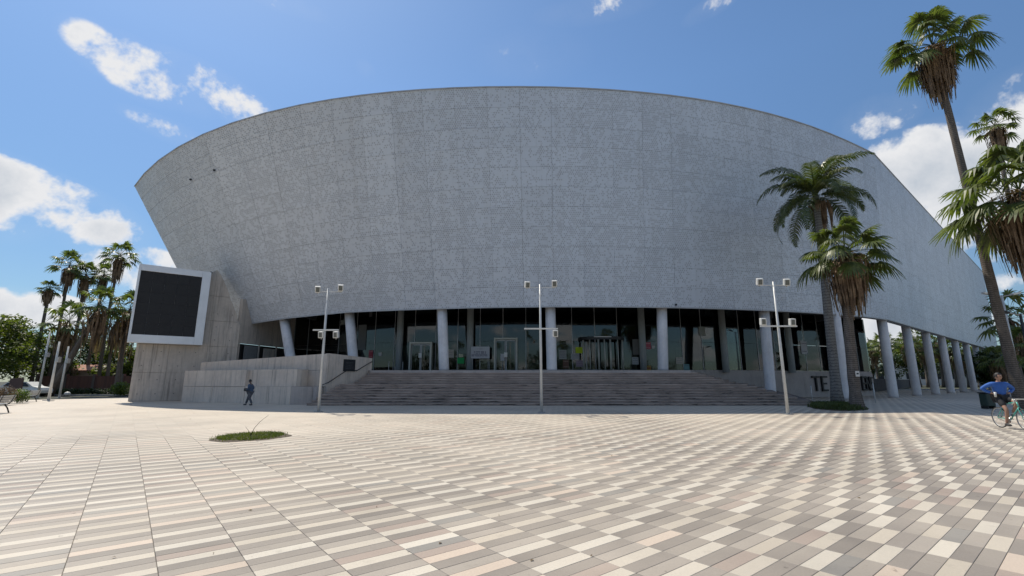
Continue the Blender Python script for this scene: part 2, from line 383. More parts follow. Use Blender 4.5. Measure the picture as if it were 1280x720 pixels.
def bark_mat(name, c1, c2, ring=9.):
    m = Mat(name); P = m.pos(); x, y, z = m.sepz(P)
    n = m.noise(m.scale(P, (4, 4, 1.2)), 2.0, 6, .7); zz = m.math('ADD', m.math('MULTIPLY', z, ring), m.math('MULTIPLY', n, 1.6))
    rg = m.math('LESS_THAN', m.math('FRACT', zz), .28)
    c = m.mix(m.rng(n, .3, .7), c1, c2); c = m.mix(m.math('MULTIPLY', rg, .62), c, tuple(v * .35 for v in c1))
    m.bump(m.math('SUBTRACT', n, rg), .6, .03); return m.done(c, .9, 0, .2)
M_BARK = bark_mat('palm_bark', (.105, .088, .075), (.21, .18, .155), 9)
M_BARKG = bark_mat('smooth_palm_bark', (.17, .16, .15), (.26, .25, .235), 5)
M_WOOD = bark_mat('tree_bark', (.06, .05, .04), (.12, .10, .08), 3)
M_SOIL = simple('soil', (.09, .07, .05), .95, 0, .4, 14)
M_ASPH = simple('asphalt', (.06, .06, .06), .9, 0, .2, 3)
M_KERB = simple('kerb_stone', (.30, .29, .27), .85, 0, .15, 4)

# ------------------------------------------------------------------ the setting: ground and paved plaza
g = MB(); g.add([(-900, -700, -.05), (900, -700, -.05), (900, 1500, -.05), (-900, 1500, -.05)], [(0, 1, 2, 3)])
def ground_mat():
    m = Mat('city_ground'); P = m.pos(); n = m.noise(P, .05, 5); n2 = m.noise(P, 2.5, 5)
    c = m.mix(m.rng(n, .42, .6), (.075, .073, .07), (.07, .078, .035)); k = m.rng(n2, .3, .7, .8, 1.2)
    return m.done(m.mix(1., c, m.comb(k, k, k), 'MULTIPLY'), .9, 0, .2)
g.build('ground', ground_mat(), kind='structure')

def project(p):
    P = R(11.27); Y = p[1]; Z = p[2] - 1.52; d = Y * math.cos(P) + Z * math.sin(P); u = -Y * math.sin(P) + Z * math.cos(P)
    if d < .2: return None
    return 640 + 583.4 * p[0] / d, 360 - 583.4 * u / d
# slabs that lie near the viewer are pieces; each lattice column of them is one run of j
runs = {}; cells = []
for i in range(-45, 60):
    js = []
    for j in range(-160, 220):
        c = lat(i + .5, j + .5)
        if not (1.2 < c.y < 13.5): continue
        p = project(c)
        if p is None or not (-260 < p[0] < 1540 and p[1] < 900): continue
        js.append(j)
    if js:
        runs[i] = (min(js), max(js) + 1)
        cells += [(i, j) for j in range(min(js), max(js) + 1)]
GRASS_C = (-7.25, 13.6)
plaza = MB()
plaza_j = (-330, 420)
def clampj(i):
    # plaza edge: parallel to the slab grid; left end stops at the planting beds
    return plaza_j
for i in range(-110, 190):
    a, b = clampj(i)
    if i in runs:
        r0, r1 = runs[i]; spans = [(a, r0), (r1, b)]
    else: spans = [(a, b)]
    for (s0, s1) in spans:
        if s1 > s0: plaza.add([lat(i, s0), lat(i, s1), lat(i + 1, s1), lat(i + 1, s0)], [(0, 1, 2, 3)])
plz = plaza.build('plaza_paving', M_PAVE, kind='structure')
gr = MB(); a, b, c, d = lat(-46, -165, -.014), lat(-46, 225, -.014), lat(61, 225, -.014), lat(61, -165, -.014); gr.add([a, b, c, d], [(0, 1, 2, 3)])
gr.build('paving_bed', M_GROUT, plz, kind='structure')
def slab_verts(jit):
    gx, gy, bv = .0018, .0013, .003
    dz = (jit[0] - .5) * .0016
    v = []
    for (sx, sy) in ((-1, -1), (1, -1), (1, 1), (-1, 1)):
        v.append((sx * (TL / 2 - gx), sy * (TW / 2 - gy), -.014))
    for (sx, sy) in ((-1, -1), (1, -1), (1, 1), (-1, 1)):
        v.append((sx * (TL / 2 - gx - bv), sy * (TW / 2 - gy - bv), dz))
    for (sx, sy) in ((-1, -1), (1, -1), (1, 1), (-1, 1)):
        v.append((sx * (TL / 2 - gx), sy * (TW / 2 - gy), dz - .003))
    f = [(4, 5, 6, 7)] + [(8 + k, 8 + (k + 1) % 4, 4 + (k + 1) % 4, 4 + k) for k in range(4)] + [(k, (k + 1) % 4, 8 + (k + 1) % 4, 8 + k) for k in range(4)]
    return v, f
def area(c):
    q = [project(lat(c[0] + a, c[1] + b)) for a, b in ((0, 0), (1, 0), (1, 1), (0, 1))]
    if any(k is None for k in q): return 0
    mx, my = sum(k[0] for k in q) / 4, sum(k[1] for k in q) / 4
    if not (0 < mx < 1280 and my < 722): return 0
    return abs(sum(q[k][0] * q[(k + 1) % 4][1] - q[(k + 1) % 4][0] * q[k][1] for k in range(4))) / 2
cells.sort(key=area, reverse=True)
rotz = Matrix.Rotation(YAW, 4, 'Z')
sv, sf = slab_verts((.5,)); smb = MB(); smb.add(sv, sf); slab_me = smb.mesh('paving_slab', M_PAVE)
for (i, j) in cells[:300]:
    o = link('paving_slab', slab_me, plz); o.location = lat(i + .5, j + .5, rnd.uniform(-.001, .0006)); o.rotation_euler = (R(rnd.uniform(-.12, .12)), R(rnd.uniform(-.06, .06)), YAW)
rest = cells[300:]
n = len(rest); base = np.array(sv); rot = np.array([[math.cos(YAW), -math.sin(YAW)], [math.sin(YAW), math.cos(YAW)]])
V = np.zeros((n, 12, 3)); cen = np.array([lat(i + .5, j + .5) for i, j in rest])
rs = np.random.RandomState(3); tilt = rs.normal(0, .0012, (n, 2)); hz = rs.normal(0, .0006, n)
bx = base[:, :2] @ rot.T
V[:, :, 0] = cen[:, None, 0] + bx[None, :, 0]; V[:, :, 1] = cen[:, None, 1] + bx[None, :, 1]
V[:, :, 2] = base[None, :, 2] + hz[:, None] + tilt[:, 0:1] * bx[None, :, 0] + tilt[:, 1:2] * bx[None, :, 1]
me = bpy.data.meshes.new('paving_slabs'); F = (np.array(sf)[None] + np.arange(n)[:, None, None] * 12).reshape(-1, 4)
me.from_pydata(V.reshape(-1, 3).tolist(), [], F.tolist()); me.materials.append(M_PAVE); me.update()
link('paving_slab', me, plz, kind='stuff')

# ------------------------------------------------------------------ the arena
arena = thing('arena_building', 'huge curved arena clad in perforated grey aluminium above a dark glass entrance', 'building', (0, 36, 0))
INV = Matrix.Translation((0, -36, 0))
def apart(mb, name, mat, parent=arena, smooth=False, **k):
    if parent is arena: mb.v = [(x, y - 36, z) for x, y, z in mb.v]
    return mb.build(name, mat, parent, smooth, **k)
def spline(xs, ys, x):
    return np.interp(x, xs, ys)
Bp = np.array([(-28.9, 43.7), (-26.4, 42.7), (-24.7, 41.9), (-20.54, 40.8), (-15.48, 39.4), (-14.05, 38.95), (-10.11, 37.7), (-6.16, 36.65), (0, 35.85), (2.98, 35.8), (7.49, 35.95), (12.66, 36.3), (16.68, 36.95), (21.66, 37.95), (25.81, 39.25), (28.28, 40.05), (32.0, 41.75), (35.5, 43.75)])
Tp = np.array([(-35.43, 41.07), (-29.0, 36.6), (-23.9, 33.9), (-17.95, 32.6), (-14.6, 32.3), (-11.1, 32.35), (-7.23, 32.55), (-2.5, 32.6), (2.81, 32.75), (7.6, 33.1), (12.2, 33.75), (20.47, 35.7), (23.88, 36.75), (27.1, 38.1), (31.39, 40.25), (35.5, 42.9)])
pb = np.polyfit(Bp[:, 0], Bp[:, 1], 5)
pt = [-1.3787440875838705e-09, -1.7401724841956742e-08, 6.159586776790887e-06, -3.0148017432610534e-05, 0.0017053487758344364, 0.08298924207521362, 32.564960815415965]
pz = [1.1497498734089589e-06, -8.507258525056691e-07, -0.0035290558167751125, 0.058655560747417367, 23.952992370511783]
SB = [-28.2, -20.5, -15.5, -6.16, 2.98, 12.66, 21.66, 35.5]; ST = [-35.2, -23.0, -15.3, -7.2, 2.8, 12.7, 20.5, 35.5]
RD = Vector((math.sin(R(51)), math.cos(R(51)), 0)); RC = Vector((35.5, 43.75, 0)); RLEN = 78.
uu = np.linspace(0, 7, 800); bx_ = np.interp(uu, range(8), SB); tx_ = np.interp(uu, range(8), ST)
def sm(a):
    k = np.ones(61) / 61; p = np.concatenate([2 * a[0] - a[1:31][::-1], a, 2 * a[-1] - a[-31:-1][::-1]]); return np.convolve(p, k, 'valid')
bx_ = sm(bx_); tx_ = sm(tx_)
by_ = np.polyval(pb, bx_); ty_ = np.polyval(pt, tx_)
tz_ = np.polyval(pz, tx_); bz_ = np.interp(bx_, [-28.2, -20.5, -14], [6.15, 6.9, 7.2])
# right end of the curve meets the straight side exactly
wr = np.clip((bx_ - 30) / 5.5, 0, 1); by_ = by_ * (1 - wr) + wr * (43.75 + (bx_ - 35.5) * .60)
mid = np.stack([(bx_ + tx_) / 2, (by_ + ty_) / 2], 1); al = np.concatenate([[0], np.cumsum(np.hypot(*np.diff(mid, axis=0).T))])
NF = int(round(al[-1] / PW)); sarc = np.linspace(0, al[-1], NF + 1)
st = []
for s_ in sarc:
    f = lambda a: float(np.interp(s_, al, a))
    st.append((s_, Vector((f(tx_), f(ty_), f(tz_))), Vector((f(bx_), f(by_), f(bz_)))))
NR = int(round(RLEN / PW)); TC = st[-1][1].copy(); TE = RC + RD * RLEN + Vector((0, 0, 23.3)); RC_ = RC
for k in range(1, NR + 1):
    t = RLEN * k / NR; b = RC + RD * t
    tp = TC.lerp(TE, k / NR); st.append((al[-1] + t, tp, Vector((b.x, b.y, 7.2))))
ROWS = 11
def shell_pt(k, v): return st[k][2].lerp(st[k][1], v)
def nrm(k, v):
    a, b = max(k - 1, 0), min(k + 1, len(st) - 1)
    e = shell_pt(b, v) - shell_pt(a, v); u = st[k][1] - st[k][2]
    return e.cross(u).normalized()
# backing sheet with an outer lip
bk = MB(); K = len(st); NV = ROWS + 1
for d_ in (.085, .55):
    for k in range(K):
        for r in range(NV): bk.v.append(tuple(shell_pt(k, r / ROWS) - nrm(k, r / ROWS) * d_))
KV = K * NV
for k in range(K - 1):
    for r in range(ROWS):
        q = [k * NV + r, (k + 1) * NV + r, (k + 1) * NV + r + 1, k * NV + r + 1]; bk.f += [tuple(q), tuple(i + KV for i in q[::-1])]
    for r in (0, ROWS): bk.f.append((k * NV + r, k * NV + r + KV, (k + 1) * NV + r + KV, (k + 1) * NV + r))
for k in (0, K - 1):
    for r in range(ROWS): bk.f.append((k * NV + r, k * NV + r + 1, k * NV + r + 1 + KV, k * NV + r + KV))
shell = apart(bk, 'curved_screen', M_BACKING)
for v, dz in ((0, -.02), (1, .03)):
    edge = MB()
    for k in range(K):
        p = shell_pt(k, v); n_ = nrm(k, v)
        for o_, zz in ((.06, -.045), (-.62, -.045), (-.62, .045), (.06, .045)): edge.v.append(tuple(p + n_ * o_ + Vector((0, 0, zz + dz))))
    for k in range(K - 1): edge.f += [(k * 4 + i, k * 4 + (i + 1) % 4, k * 4 + 4 + (i + 1) % 4, k * 4 + 4 + i) for i in range(4)]
    edge.f += [(0, 3, 2, 1), tuple((K - 1) * 4 + i for i in range(4))]
    e = edge.build('edge_trim', M_CLADEDGE, shell); e.location = (0, -36, 0)
panels = []
for k in range(K - 1):
    for r in range(ROWS):
        seam = .022 if k in (5, 10, 14, 18, 22, 26, 30) else .012
        q = []
        s0, s1 = st[k][0], st[k + 1][0]; w_ = s1 - s0
        for kk, a in ((k, 0), (k + 1, 1)):
            for vv in (r, r + 1):
                q.append((kk, a, vv))
        def P(a, v):
            p0 = shell_pt(k, v); p1 = shell_pt(k + 1, v); return p0.lerp(p1, a)
        n_ = (P(1, (r + .5) / ROWS) - P(0, (r + .5) / ROWS)).cross(P(.5, (r + 1) / ROWS) - P(.5, r / ROWS)).normalized()
        ga = seam / 2 / PW; gv = .012 / 2 / (16.5)
        v0, v1 = r / ROWS + gv, (r + 1) / ROWS - gv; a0, a1 = ga, 1 - ga
        tt = [rnd.uniform(-.004, .004) for _ in range(4)]
        F4 = [P(a0, v0) + n_ * tt[0], P(a1, v0) + n_ * tt[1], P(a1, v1) + n_ * tt[2], P(a0, v1) + n_ * tt[3]]
        B4 = [p - n_ * .055 for p in F4]
        uvs = [(s0 / al[-1] * NF * PW if False else k * PW + a * PW, v * ROWS * PH) for a, v in ((a0, v0), (a1, v0), (a1, v1), (a0, v1))]
        quad_uv = uvs + sum([[uvs[i], uvs[i], uvs[(i + 1) % 4], uvs[(i + 1) % 4]] for i in range(4)], [])
        c = (F4[0] + F4[2]) / 2
        pr = [project(p) for p in F4]
        ar = abs(sum(pr[i][0] * pr[(i + 1) % 4][1] - pr[(i + 1) % 4][0] * pr[i][1] for i in range(4))) / 2
        panels.append((ar, c, F4, B4, quad_uv))
panels.sort(key=lambda p: -p[0])
def panel_into(mb, F4, B4, quv, c=Vector((0, 0, 0))):
    vs = [p - c for p in F4 + B4]
    mb.add(vs, [(0, 1, 2, 3)] + [(i, i + 4, (i + 1) % 4 + 4, (i + 1) % 4) for i in range(4)], quv)
for (ar, c, F4, B4, quv) in panels[:300]:
    mb = MB(); panel_into(mb, F4, B4, quv, c); o = mb.build('cladding_panel', M_CLAD, shell); o.location = c - Vector((0, 36, 0))
mb = MB()
for (ar, c, F4, B4, quv) in panels[300:]: panel_into(mb, F4, B4, quv, Vector((0, 36, 0)))
mb.build('cladding_panel', M_CLAD, shell, kind='stuff')
# small floodlight boxes and vents fixed on the skin
for (k, v) in ((19, .012), (3, .83), (4, .825)):
    p = shell_pt(k, v) + nrm(k, v) * .12; mb = MB(); mb.box(-.07, .07, -.08, .05, -.07, .07, Matrix.Translation(p - Vector((0, 36, 0))), .02)
    mb.build('small_fixture', M_DARKM, shell)

# columns
def column(base, top, r=.40):
    b = Vector(base); t = Vector(top); mb = MB(); d = (t - b)
    mb.tube([b, b + d * .03, b + d * .5, t + d.normalized() * .22], [r * 1.0, r, r, r], 24, True)
    return apart(mb, 'column', M_COLUMN, arena, True)
for bb, tt in [((-18.6, 40.2, 2.3), (-20.35, 41.45, 6.9)), ((-12.95, 38.9, 2.3), (-13.95, 39.7, 7.2)), ((-5.32, 37.1, 2.3), (-5.65, 37.35, 7.2)), ((3.07, 36.5, 2.3), (3.03, 36.55, 7.2)),
               ((11.75, 36.85, 2.3), (11.98, 36.95, 7.2)), ((20.55, 38.0, .0), (20.95, 38.45, 7.2)), ((28.0, 40.3, 0), (28.15, 40.35, 7.2))]:
    column(bb, tt)
for k in range(9):
    p = RC + RD * (9 * k - .05) + Vector((-.629, .777, 0)) * .52
    if k < 9: column((p.x, p.y, 0), (p.x, p.y, 7.2))

# glass line and what is behind it
G = [Vector((x, y, 0)) for x, y in ((-22.3, 47.9), (-16, 45.0), (-8, 42.7), (0, 41.6), (8, 41.7), (16, 42.9), (24, 45.0), (32, 48.0), (38.6, 51.0))]
def catmull(P, n):
    out = []
    for i in range(len(P) - 1):
        p0, p1, p2, p3 = P[max(i - 1, 0)], P[i], P[i + 1], P[min(i + 2, len(P) - 1)]
        for k in range(n):
            t = k / n; out.append(.5 * ((2 * p1) + (p2 - p0) * t + (2 * p0 - 5 * p1 + 4 * p2 - p3) * t * t + (3 * p1 - p0 - 3 * p2 + p3) * t ** 3))
    return out + [P[-1]]
def resample(P, step):
    d = [0]
    for a, b in zip(P, P[1:]): d.append(d[-1] + (b - a).length)
    n = max(1, round(d[-1] / step)); xs = [v.x for v in P]; ys = [v.y for v in P]
    return [Vector((float(np.interp(d[-1] * k / n, d, xs)), float(np.interp(d[-1] * k / n, d, ys)), 0)) for k in range(n + 1)]
GL = resample(catmull(G, 8), 2.05)
pane_me = {}
gw = MB()
for a, b in zip(GL, GL[1:]):
    d = (b - a); n_ = Vector((d.y, -d.x, 0)).normalized()
    gw.add([a + n_ * .05 + Vector((0, 0, 2.3)), b + n_ * .05 + Vector((0, 0, 2.3)), b + n_ * .05 + Vector((0, 0, 2.5)), a + n_ * .05 + Vector((0, 0, 2.5)),
            a - n_ * .1 + Vector((0, 0, 2.3)), b - n_ * .1 + Vector((0, 0, 2.3)), b - n_ * .1 + Vector((0, 0, 2.5)), a - n_ * .1 + Vector((0, 0, 2.5))],
           [(0, 1, 2, 3), (3, 2, 6, 7), (4, 7, 6, 5), (0, 4, 5, 1)])
glasswall = apart(gw, 'glass_wall_sill', M_WHITEP if False else M_PLINTH)
for a, b in zip(GL, GL[1:]):
    d = b - a; w_ = d.length
    for z0, z1 in ((2.51, 5.0), (5.02, 8.15)):
        mb = MB(); mb.box(-w_ / 2 + .008, w_ / 2 - .008, -.012, .012, 0, z1 - z0)
        o = link('glass_pane', mb.mesh('glass_pane', M_GLASS), glasswall); o.location = ((a + b) / 2) + Vector((0, -36, z0)); o.rotation_euler = (R(rnd.uniform(-.25, .25)), 0, math.atan2(d.y, d.x) + R(rnd.uniform(-.25, .25)))
for p, q in list(zip(GL, GL[1:]))[::1]:
    n_ = Vector((q.y - p.y, -(q.x - p.x), 0)).normalized(); c = p - n_ * .17
    mb = MB(); mb.box(-.02, .02, -.09, .09, 2.5, 8.2, Matrix.Translation(c - Vector((0, 36, 0))) @ Matrix.Rotation(math.atan2(q.y - p.y, q.x - p.x), 4, 'Z'))
    mb.build('glass_fin', M_DARKM, glasswall)
# platform floor, lobby floor, plinth
PLAT = [(-10.55, 35.3), (13.3, 35.3), (17.1, 42.95)]
gl_right = [p for p in GL if p.x > 17.2]
gl_all = [(p.x, p.y) for p in GL]
def off(p, q, d):
    n_ = Vector((q.y - p.y, -(q.x - p.x), 0)).normalized(); return p + n_ * d
plinth_front = [off(p, GL[min(i + 1, len(GL) - 1)] if i < len(GL) - 1 else p + (p - GL[i - 1]), .12) for i, p in enumerate(GL)]
pr_ = [(p.x, p.y) for p in plinth_front if p.x > 17.1]
poly = PLAT + pr_ + [(60, 82), (-20, 82), (-24, 50), (-22, 41.5), (-12, 37.2)]
mb = MB(); mb.prism(poly, -.02, 2.3); apart(mb, 'podium', M_PLINTH)
# inner lobby: dark back wall, ceiling slab, inner columns, reception volumes
inner = [off(p, GL[min(i + 1, len(GL) - 1)] if i < len(GL) - 1 else p + (p - GL[i - 1]), -9.0) for i, p in enumerate(GL)]
mb = MB()
for a, b in zip(inner, inner[1:]): mb.add([a + Vector((0, 0, 2.3)), b + Vector((0, 0, 2.3)), b + Vector((0, 0, 9)), a + Vector((0, 0, 9))], [(0, 1, 2, 3)])
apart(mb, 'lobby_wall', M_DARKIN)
mb = MB(); bl = [st[k][2] for k in range(NF + 1)]
ol = [(p.x, p.y) for p in bl] + [(38.6, 51.0), (60, 82), (-20, 82), (-30, 50)]
# soffit: sheet a little above the lower edge, from the skin to the lobby
sof = [off(p, bl[min(i + 1, len(bl) - 1)] if i < len(bl) - 1 else p + (p - bl[i - 1]), -.3) for i, p in enumerate(bl)]
sof = [p for p in sof if p.x < 36]
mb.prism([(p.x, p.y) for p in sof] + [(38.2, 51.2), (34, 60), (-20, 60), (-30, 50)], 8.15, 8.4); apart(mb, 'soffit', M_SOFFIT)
mb = MB(); mb.prism([(38.5, 51.05), (60, 82), (59.6, 82.2), (38.0, 51.4)], 0, 16.3); apart(mb, 'side_wall', M_PLINTH)
def inner_at(k, z): b, t = st[k][2], st[k][1]; return b.lerp(t, (z - b.z) / (t.z - b.z)) - nrm(k, .5) * 1.3
mb = MB(); mb.prism([tuple(inner_at(k, 16.5)[:2]) for k in range(3, NF)] + [(35.2, 45.6)] + [tuple((RC + RD * 76 + Vector((-.629, .777, 0)) * 1.2)[:2]), (70, 112), (0, 112), (-23, 90)], 16.4, 16.8); apart(mb, 'roof', M_SHADEROOF)  # unseen roof, added out to the right wall to keep the colonnade shaded
mb = MB(); mb.prism([(-23.5, 50), (-22, 52), (-20, 60), (-20, 110), (-23.5, 90)], 0, 16.3); apart(mb, 'back_wall', M_CONC)
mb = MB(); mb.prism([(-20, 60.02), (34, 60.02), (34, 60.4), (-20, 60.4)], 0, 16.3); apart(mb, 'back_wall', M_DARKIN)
M_GLCOL = concrete_mat('slate_column', (.33, .36, .36), .3)
for px_ in (500, 588, 803, 905, 987, 1040):
    tt = (px_ - 640) / 594.9
    for a_, b_ in zip(GL, GL[1:]):
        fa, fb = a_.x - tt * a_.y, b_.x - tt * b_.y
        if fa <= 0 < fb:
            c = a_.lerp(b_, fa / (fa - fb)); dd_ = (b_ - a_).normalized(); c = c + Vector((dd_.y, -dd_.x, 0)) * .42
            mb = MB(); mb.tube([(c.x, c.y, 2.3), (c.x, c.y, 8.15)], .30, 20); apart(mb, 'inner_column', M_GLCOL, arena, True)
for p, q in zip(GL, GL[1:]):
    n_ = Vector((q.y - p.y, -(q.x - p.x), 0)).normalized(); c = p + n_ * .03
    mb = MB(); mb.box(-.022, .022, -.02, .02, 2.5, 8.14, Matrix.Translation(c - Vector((0, 36, 0))) @ Matrix.Rotation(math.atan2(q.y - p.y, q.x - p.x), 4, 'Z')); mb.build('mullion', M_GREYM, glasswall)

M_LP = [simple('lobby_panel_a', (.30, .31, .30), .6), simple('lobby_panel_b', (.16, .17, .17), .6), simple('lobby_panel_c', (.42, .40, .35), .6)]
r3 = random.Random(5)
for px_ in range(450, 1010, 31):
    Yd = 44.6 + r3.uniform(0, 2.5) + max(0, (px_ - 800) * .012); x = (px_ - 640) / 594.9 * Yd; w_ = r3.uniform(.5, 1.7); h = r3.choice([1.0, 1.2, 2.1, 2.6, 3.2]); z0 = 2.3 if r3.random() < .75 else 4.4
    mb = MB(); mb.box(x - w_ / 2, x + w_ / 2, Yd - .12, Yd + .12, z0, z0 + h, None, .02); apart(mb, 'lobby_panel', M_LP[r3.randrange(3)])
for k in range(9):
    mb = MB(); mb.box(-20 + k * 6.4, -19.6 + k * 6.4, 42.6 + abs(k - 3.5) * .6, 52, 7.5, 8.1); apart(mb, 'ceiling_beam', M_SOFFIT)

# entrance portals: pale metal walk-through frames with swing doors
def frame_portal(x, y, w_, h, nleaf, label_, double=False):
    mb = MB(); z = 2.3; t_ = .13
    o = bpy.data.objects.new('entrance_portal', None); COL.objects.link(o); o.parent = arena; o.location = (x, y - 36, z)
    f = MB(); f.box(-w_ / 2, -w_ / 2 + t_, -.1, .9, 0, h, None, .01); f.box(w_ / 2 - t_, w_ / 2, -.1, .9, 0, h, None, .01); f.box(-w_ / 2 + t_, w_ / 2 - t_, -.1, .9, h - .16, h - .02); f.build('portal_frame', M_FRAME, o)
    for k in range(nleaf):
        a = -w_ / 2 + t_ + (w_ - 2 * t_) * (k + .5) / nleaf
        d = MB(); ww = (w_ - 2 * t_) / nleaf / 2 - .02
        d.box(-ww, -ww + .06, -.02, .02, .02, h - .2); d.box(ww - .06, ww, -.02, .02, .02, h - .2); d.box(-ww + .06, ww - .06, -.02, .02, h - .28, h - .2); d.box(-ww + .06, ww - .06, -.02, .02, .02, .16)
        q = d.build('door_leaf', M_GREYM, o); q.location = (a, .15, 0); q.rotation_euler = (0, 0, R(rnd.uniform(-4, 4)))
        gls = MB(); gls.box(-ww + .06, ww - .06, -.006, .006, .16, h - .28); gls.build('door_glass', M_GLASS, q)
    s_ = MB(); s_.box(-.14, .14, -.125, -.115, 1.25, 1.65); s_.build('door_notice', M_WHITEP, o)
    return o
frame_portal(-8.15, 41.9, 2.0, 2.65, 2, '')
frame_portal(-.55, 41.0, 2.05, 2.95, 2, '')
# round revolving entrance
o = bpy.data.objects.new('revolving_entrance', None); COL.objects.link(o); o.parent = arena; o.location = (7.9, 41.6 - 36, 2.3)
ring = MB(); rr = 1.95
for k in range(24):
    a0, a1 = 2 * math.pi * k / 24, 2 * math.pi * (k + 1) / 24
    vs = [];
    for a in (a0, a1):
        for r_, z_ in ((rr, 2.72), (rr + .08, 2.72), (rr + .08, 3.0), (rr, 3.0)): vs.append((math.cos(a) * r_, math.sin(a) * r_ * .8, z_))
    ring.add(vs, [(i, 4 + i, 4 + (i + 1) % 4, (i + 1) % 4) for i in range(4)])
ring.build('canopy_ring', M_DARKM, o)
for k, a in enumerate((-150, -128, -105, -90, -75, -52, -30)):
    p = MB(); p.tube([(math.cos(R(a)) * rr, math.sin(R(a)) * rr * .8, 0), (math.cos(R(a)) * rr, math.sin(R(a)) * rr * .8, 2.72)], .055 if k % 2 else .08, 8); p.build('post', M_FRAME, o, True)
for k in range(4):
    a = R(20 + 90 * k); d = MB(); d.box(.08, rr - .1, -.02, .02, .05, .2, Matrix.Rotation(a, 4, 'Z')); d.box(rr * .8 - .12, rr * .8, -.02, .02, .2, 2.6, Matrix.Rotation(a, 4, 'Z')); d.build('revolving_leaf', M_GREYM, o)
lt = MB(); lt.box(-.9, .6, -rr * .8 - .12, -rr * .8 - .05, 2.9, 2.97); lt.build('top_rail', M_WHITEP, o)

# steps: fourteen risers with a landing, returned along a slanting right-hand side
RISE = 2.3 / 14
def yfront(k):  # front of riser k (0..13)
    return 30.3 + .345 * k if k < 8 else 30.3 + .345 * 8 + .95 + .32 * (k - 8)
for k in range(14):
    y0 = yfront(k); z1 = RISE * (k + 1); fx = k / 13.
    xr0 = 19.4 + (13.35 - 19.4) * fx; bear = math.tan(R(26.6))
    yb = 43.2 + (1 - fx) * 3.3
    xl = -12.95 + (y0 - 30.3) * .46
    poly = [(xl, y0), (xr0, y0), (xr0 + (yb - y0) * bear, yb), (xl + 6, yb), (xl + .2, min(y0 + 1.2, 35.9))]
    mb = MB(); mb.prism([(xl, y0), (xr0, y0), (xr0 + (yb - y0) * bear, yb), (-8, yb), (-8, 36.5), (xl + .1, 36.5)], max(0, z1 - RISE * 1.0) - (.02 if k else 0), z1 - (.003 if k == 13 else 0) + (.006 if k == 13 else 0))
    mb.v = [(x, y, z) for x, y, z in mb.v]
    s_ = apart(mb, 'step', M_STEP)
    n_ = MB(); n_.box(xl + .05, xr0 - .02, y0 - .035, y0 + .04, z1 - .04, z1 + .004); 
    apart(n_, 'nosing', M_NOSE, s_).location = (0, -36, 0)

# ramp walls left of the steps (three tiers) with formwork panels
def wallpanels(pts, z0f, z1f, thick, mat, name, parent, step=3.2, gap=.02, rows=1, top_slope=None):
    """a wall along a plan polyline, made of separate poured lengths with an open joint between them"""
    for a, b in zip(pts, pts[1:]):
        a = Vector((*a, 0)); b = Vector((*b, 0)); d = b - a; L_ = d.length; n = max(1, round(L_ / step)); n_ = Vector((d.y, -d.x, 0)).normalized()
        for k in range(n):
            for r in range(rows):
                p = a + d * (k / n) + d.normalized() * gap / 2; q = a + d * ((k + 1) / n) - d.normalized() * gap / 2
                f = lambda t, lo: (z0f + (z1f(t) - z0f) * lo)
                t0, t1 = k / n, (k + 1) / n; j = rnd.uniform(-.006, .006)
                za0, za1 = f(t0, r / rows) + (gap / 2 if r else 0), f(t0, (r + 1) / rows) - (gap / 2 if r < rows - 1 else 0)
                zb0, zb1 = f(t1, r / rows) + (gap / 2 if r else 0), f(t1, (r + 1) / rows) - (gap / 2 if r < rows - 1 else 0)
                o_ = n_ * j; i_ = -n_ * thick
                vs = [p + o_ + Vector((0, 0, za0)), q + o_ + Vector((0, 0, zb0)), q + i_ + Vector((0, 0, zb0)), p + i_ + Vector((0, 0, za0)),
                      p + o_ + Vector((0, 0, za1)), q + o_ + Vector((0, 0, zb1)), q + i_ + Vector((0, 0, zb1)), p + i_ + Vector((0, 0, za1))]
                mb = MB(); mb.add([v - Vector((0, 36, 0)) for v in vs], [(0, 3, 2, 1), (4, 5, 6, 7), (0, 1, 5, 4), (1, 2, 6, 5), (2, 3, 7, 6), (3, 0, 4, 7)]); mb.build(name, mat, parent)
ramp = MB(); ramp.prism([(-24.6, 36.4), (-14.7, 31.75), (-13.4, 32.3), (-12.7, 32.6), (-11.0, 36.2), (-20, 41.4), (-24, 41)], -.02, 1.10)
ramp.prism([(-24.5, 36.6), (-14.6, 32.35), (-14.4, 33.2), (-12.9, 33.0), (-11.2, 36.2), (-20, 41.2), (-24, 41)], 1.12, 2.2)
rampo = apart(ramp, 'access_ramp', M_RAMP)
C0 = Vector((0, -36, 0))
wallpanels([(-24.9, 36.1), (-18.55, 33.13)], -.02, lambda t: 2.28, .35, M_RAMP, 'concrete_panel', rampo, 3.5, .025, 2)
wallpanels([(-18.53, 33.12), (-14.5, 31.3)], -.02, lambda t: 1.16, .5, M_RAMP, 'concrete_panel', rampo, 2.2, .02)
wallpanels([(-14.49, 31.33), (-13.35, 32.0), (-12.93, 31.6)], -.02, lambda t: 1.16, .25, M_PLINTH, 'concrete_panel', rampo, 3)
wallpanels([(-18.5, 33.38), (-14.35, 31.68), (-14.1, 33.1)], 1.165, lambda t: 2.3, .4, M_RAMP, 'concrete_panel', rampo, 4.4)
wallpanels([(-24.6, 37.35), (-12.55, 32.25)], 1.16, lambda t: 2.95 + .42 * t, .3, M_RAMP, 'concrete_panel', rampo, 3.1, .02, 2)
wallpanels([(-12.53, 32.27), (-10.65, 35.95)], -.02, lambda t: 3.38 - .16 * t, .3, M_RAMP, 'concrete_panel', rampo, 4.2, .015)
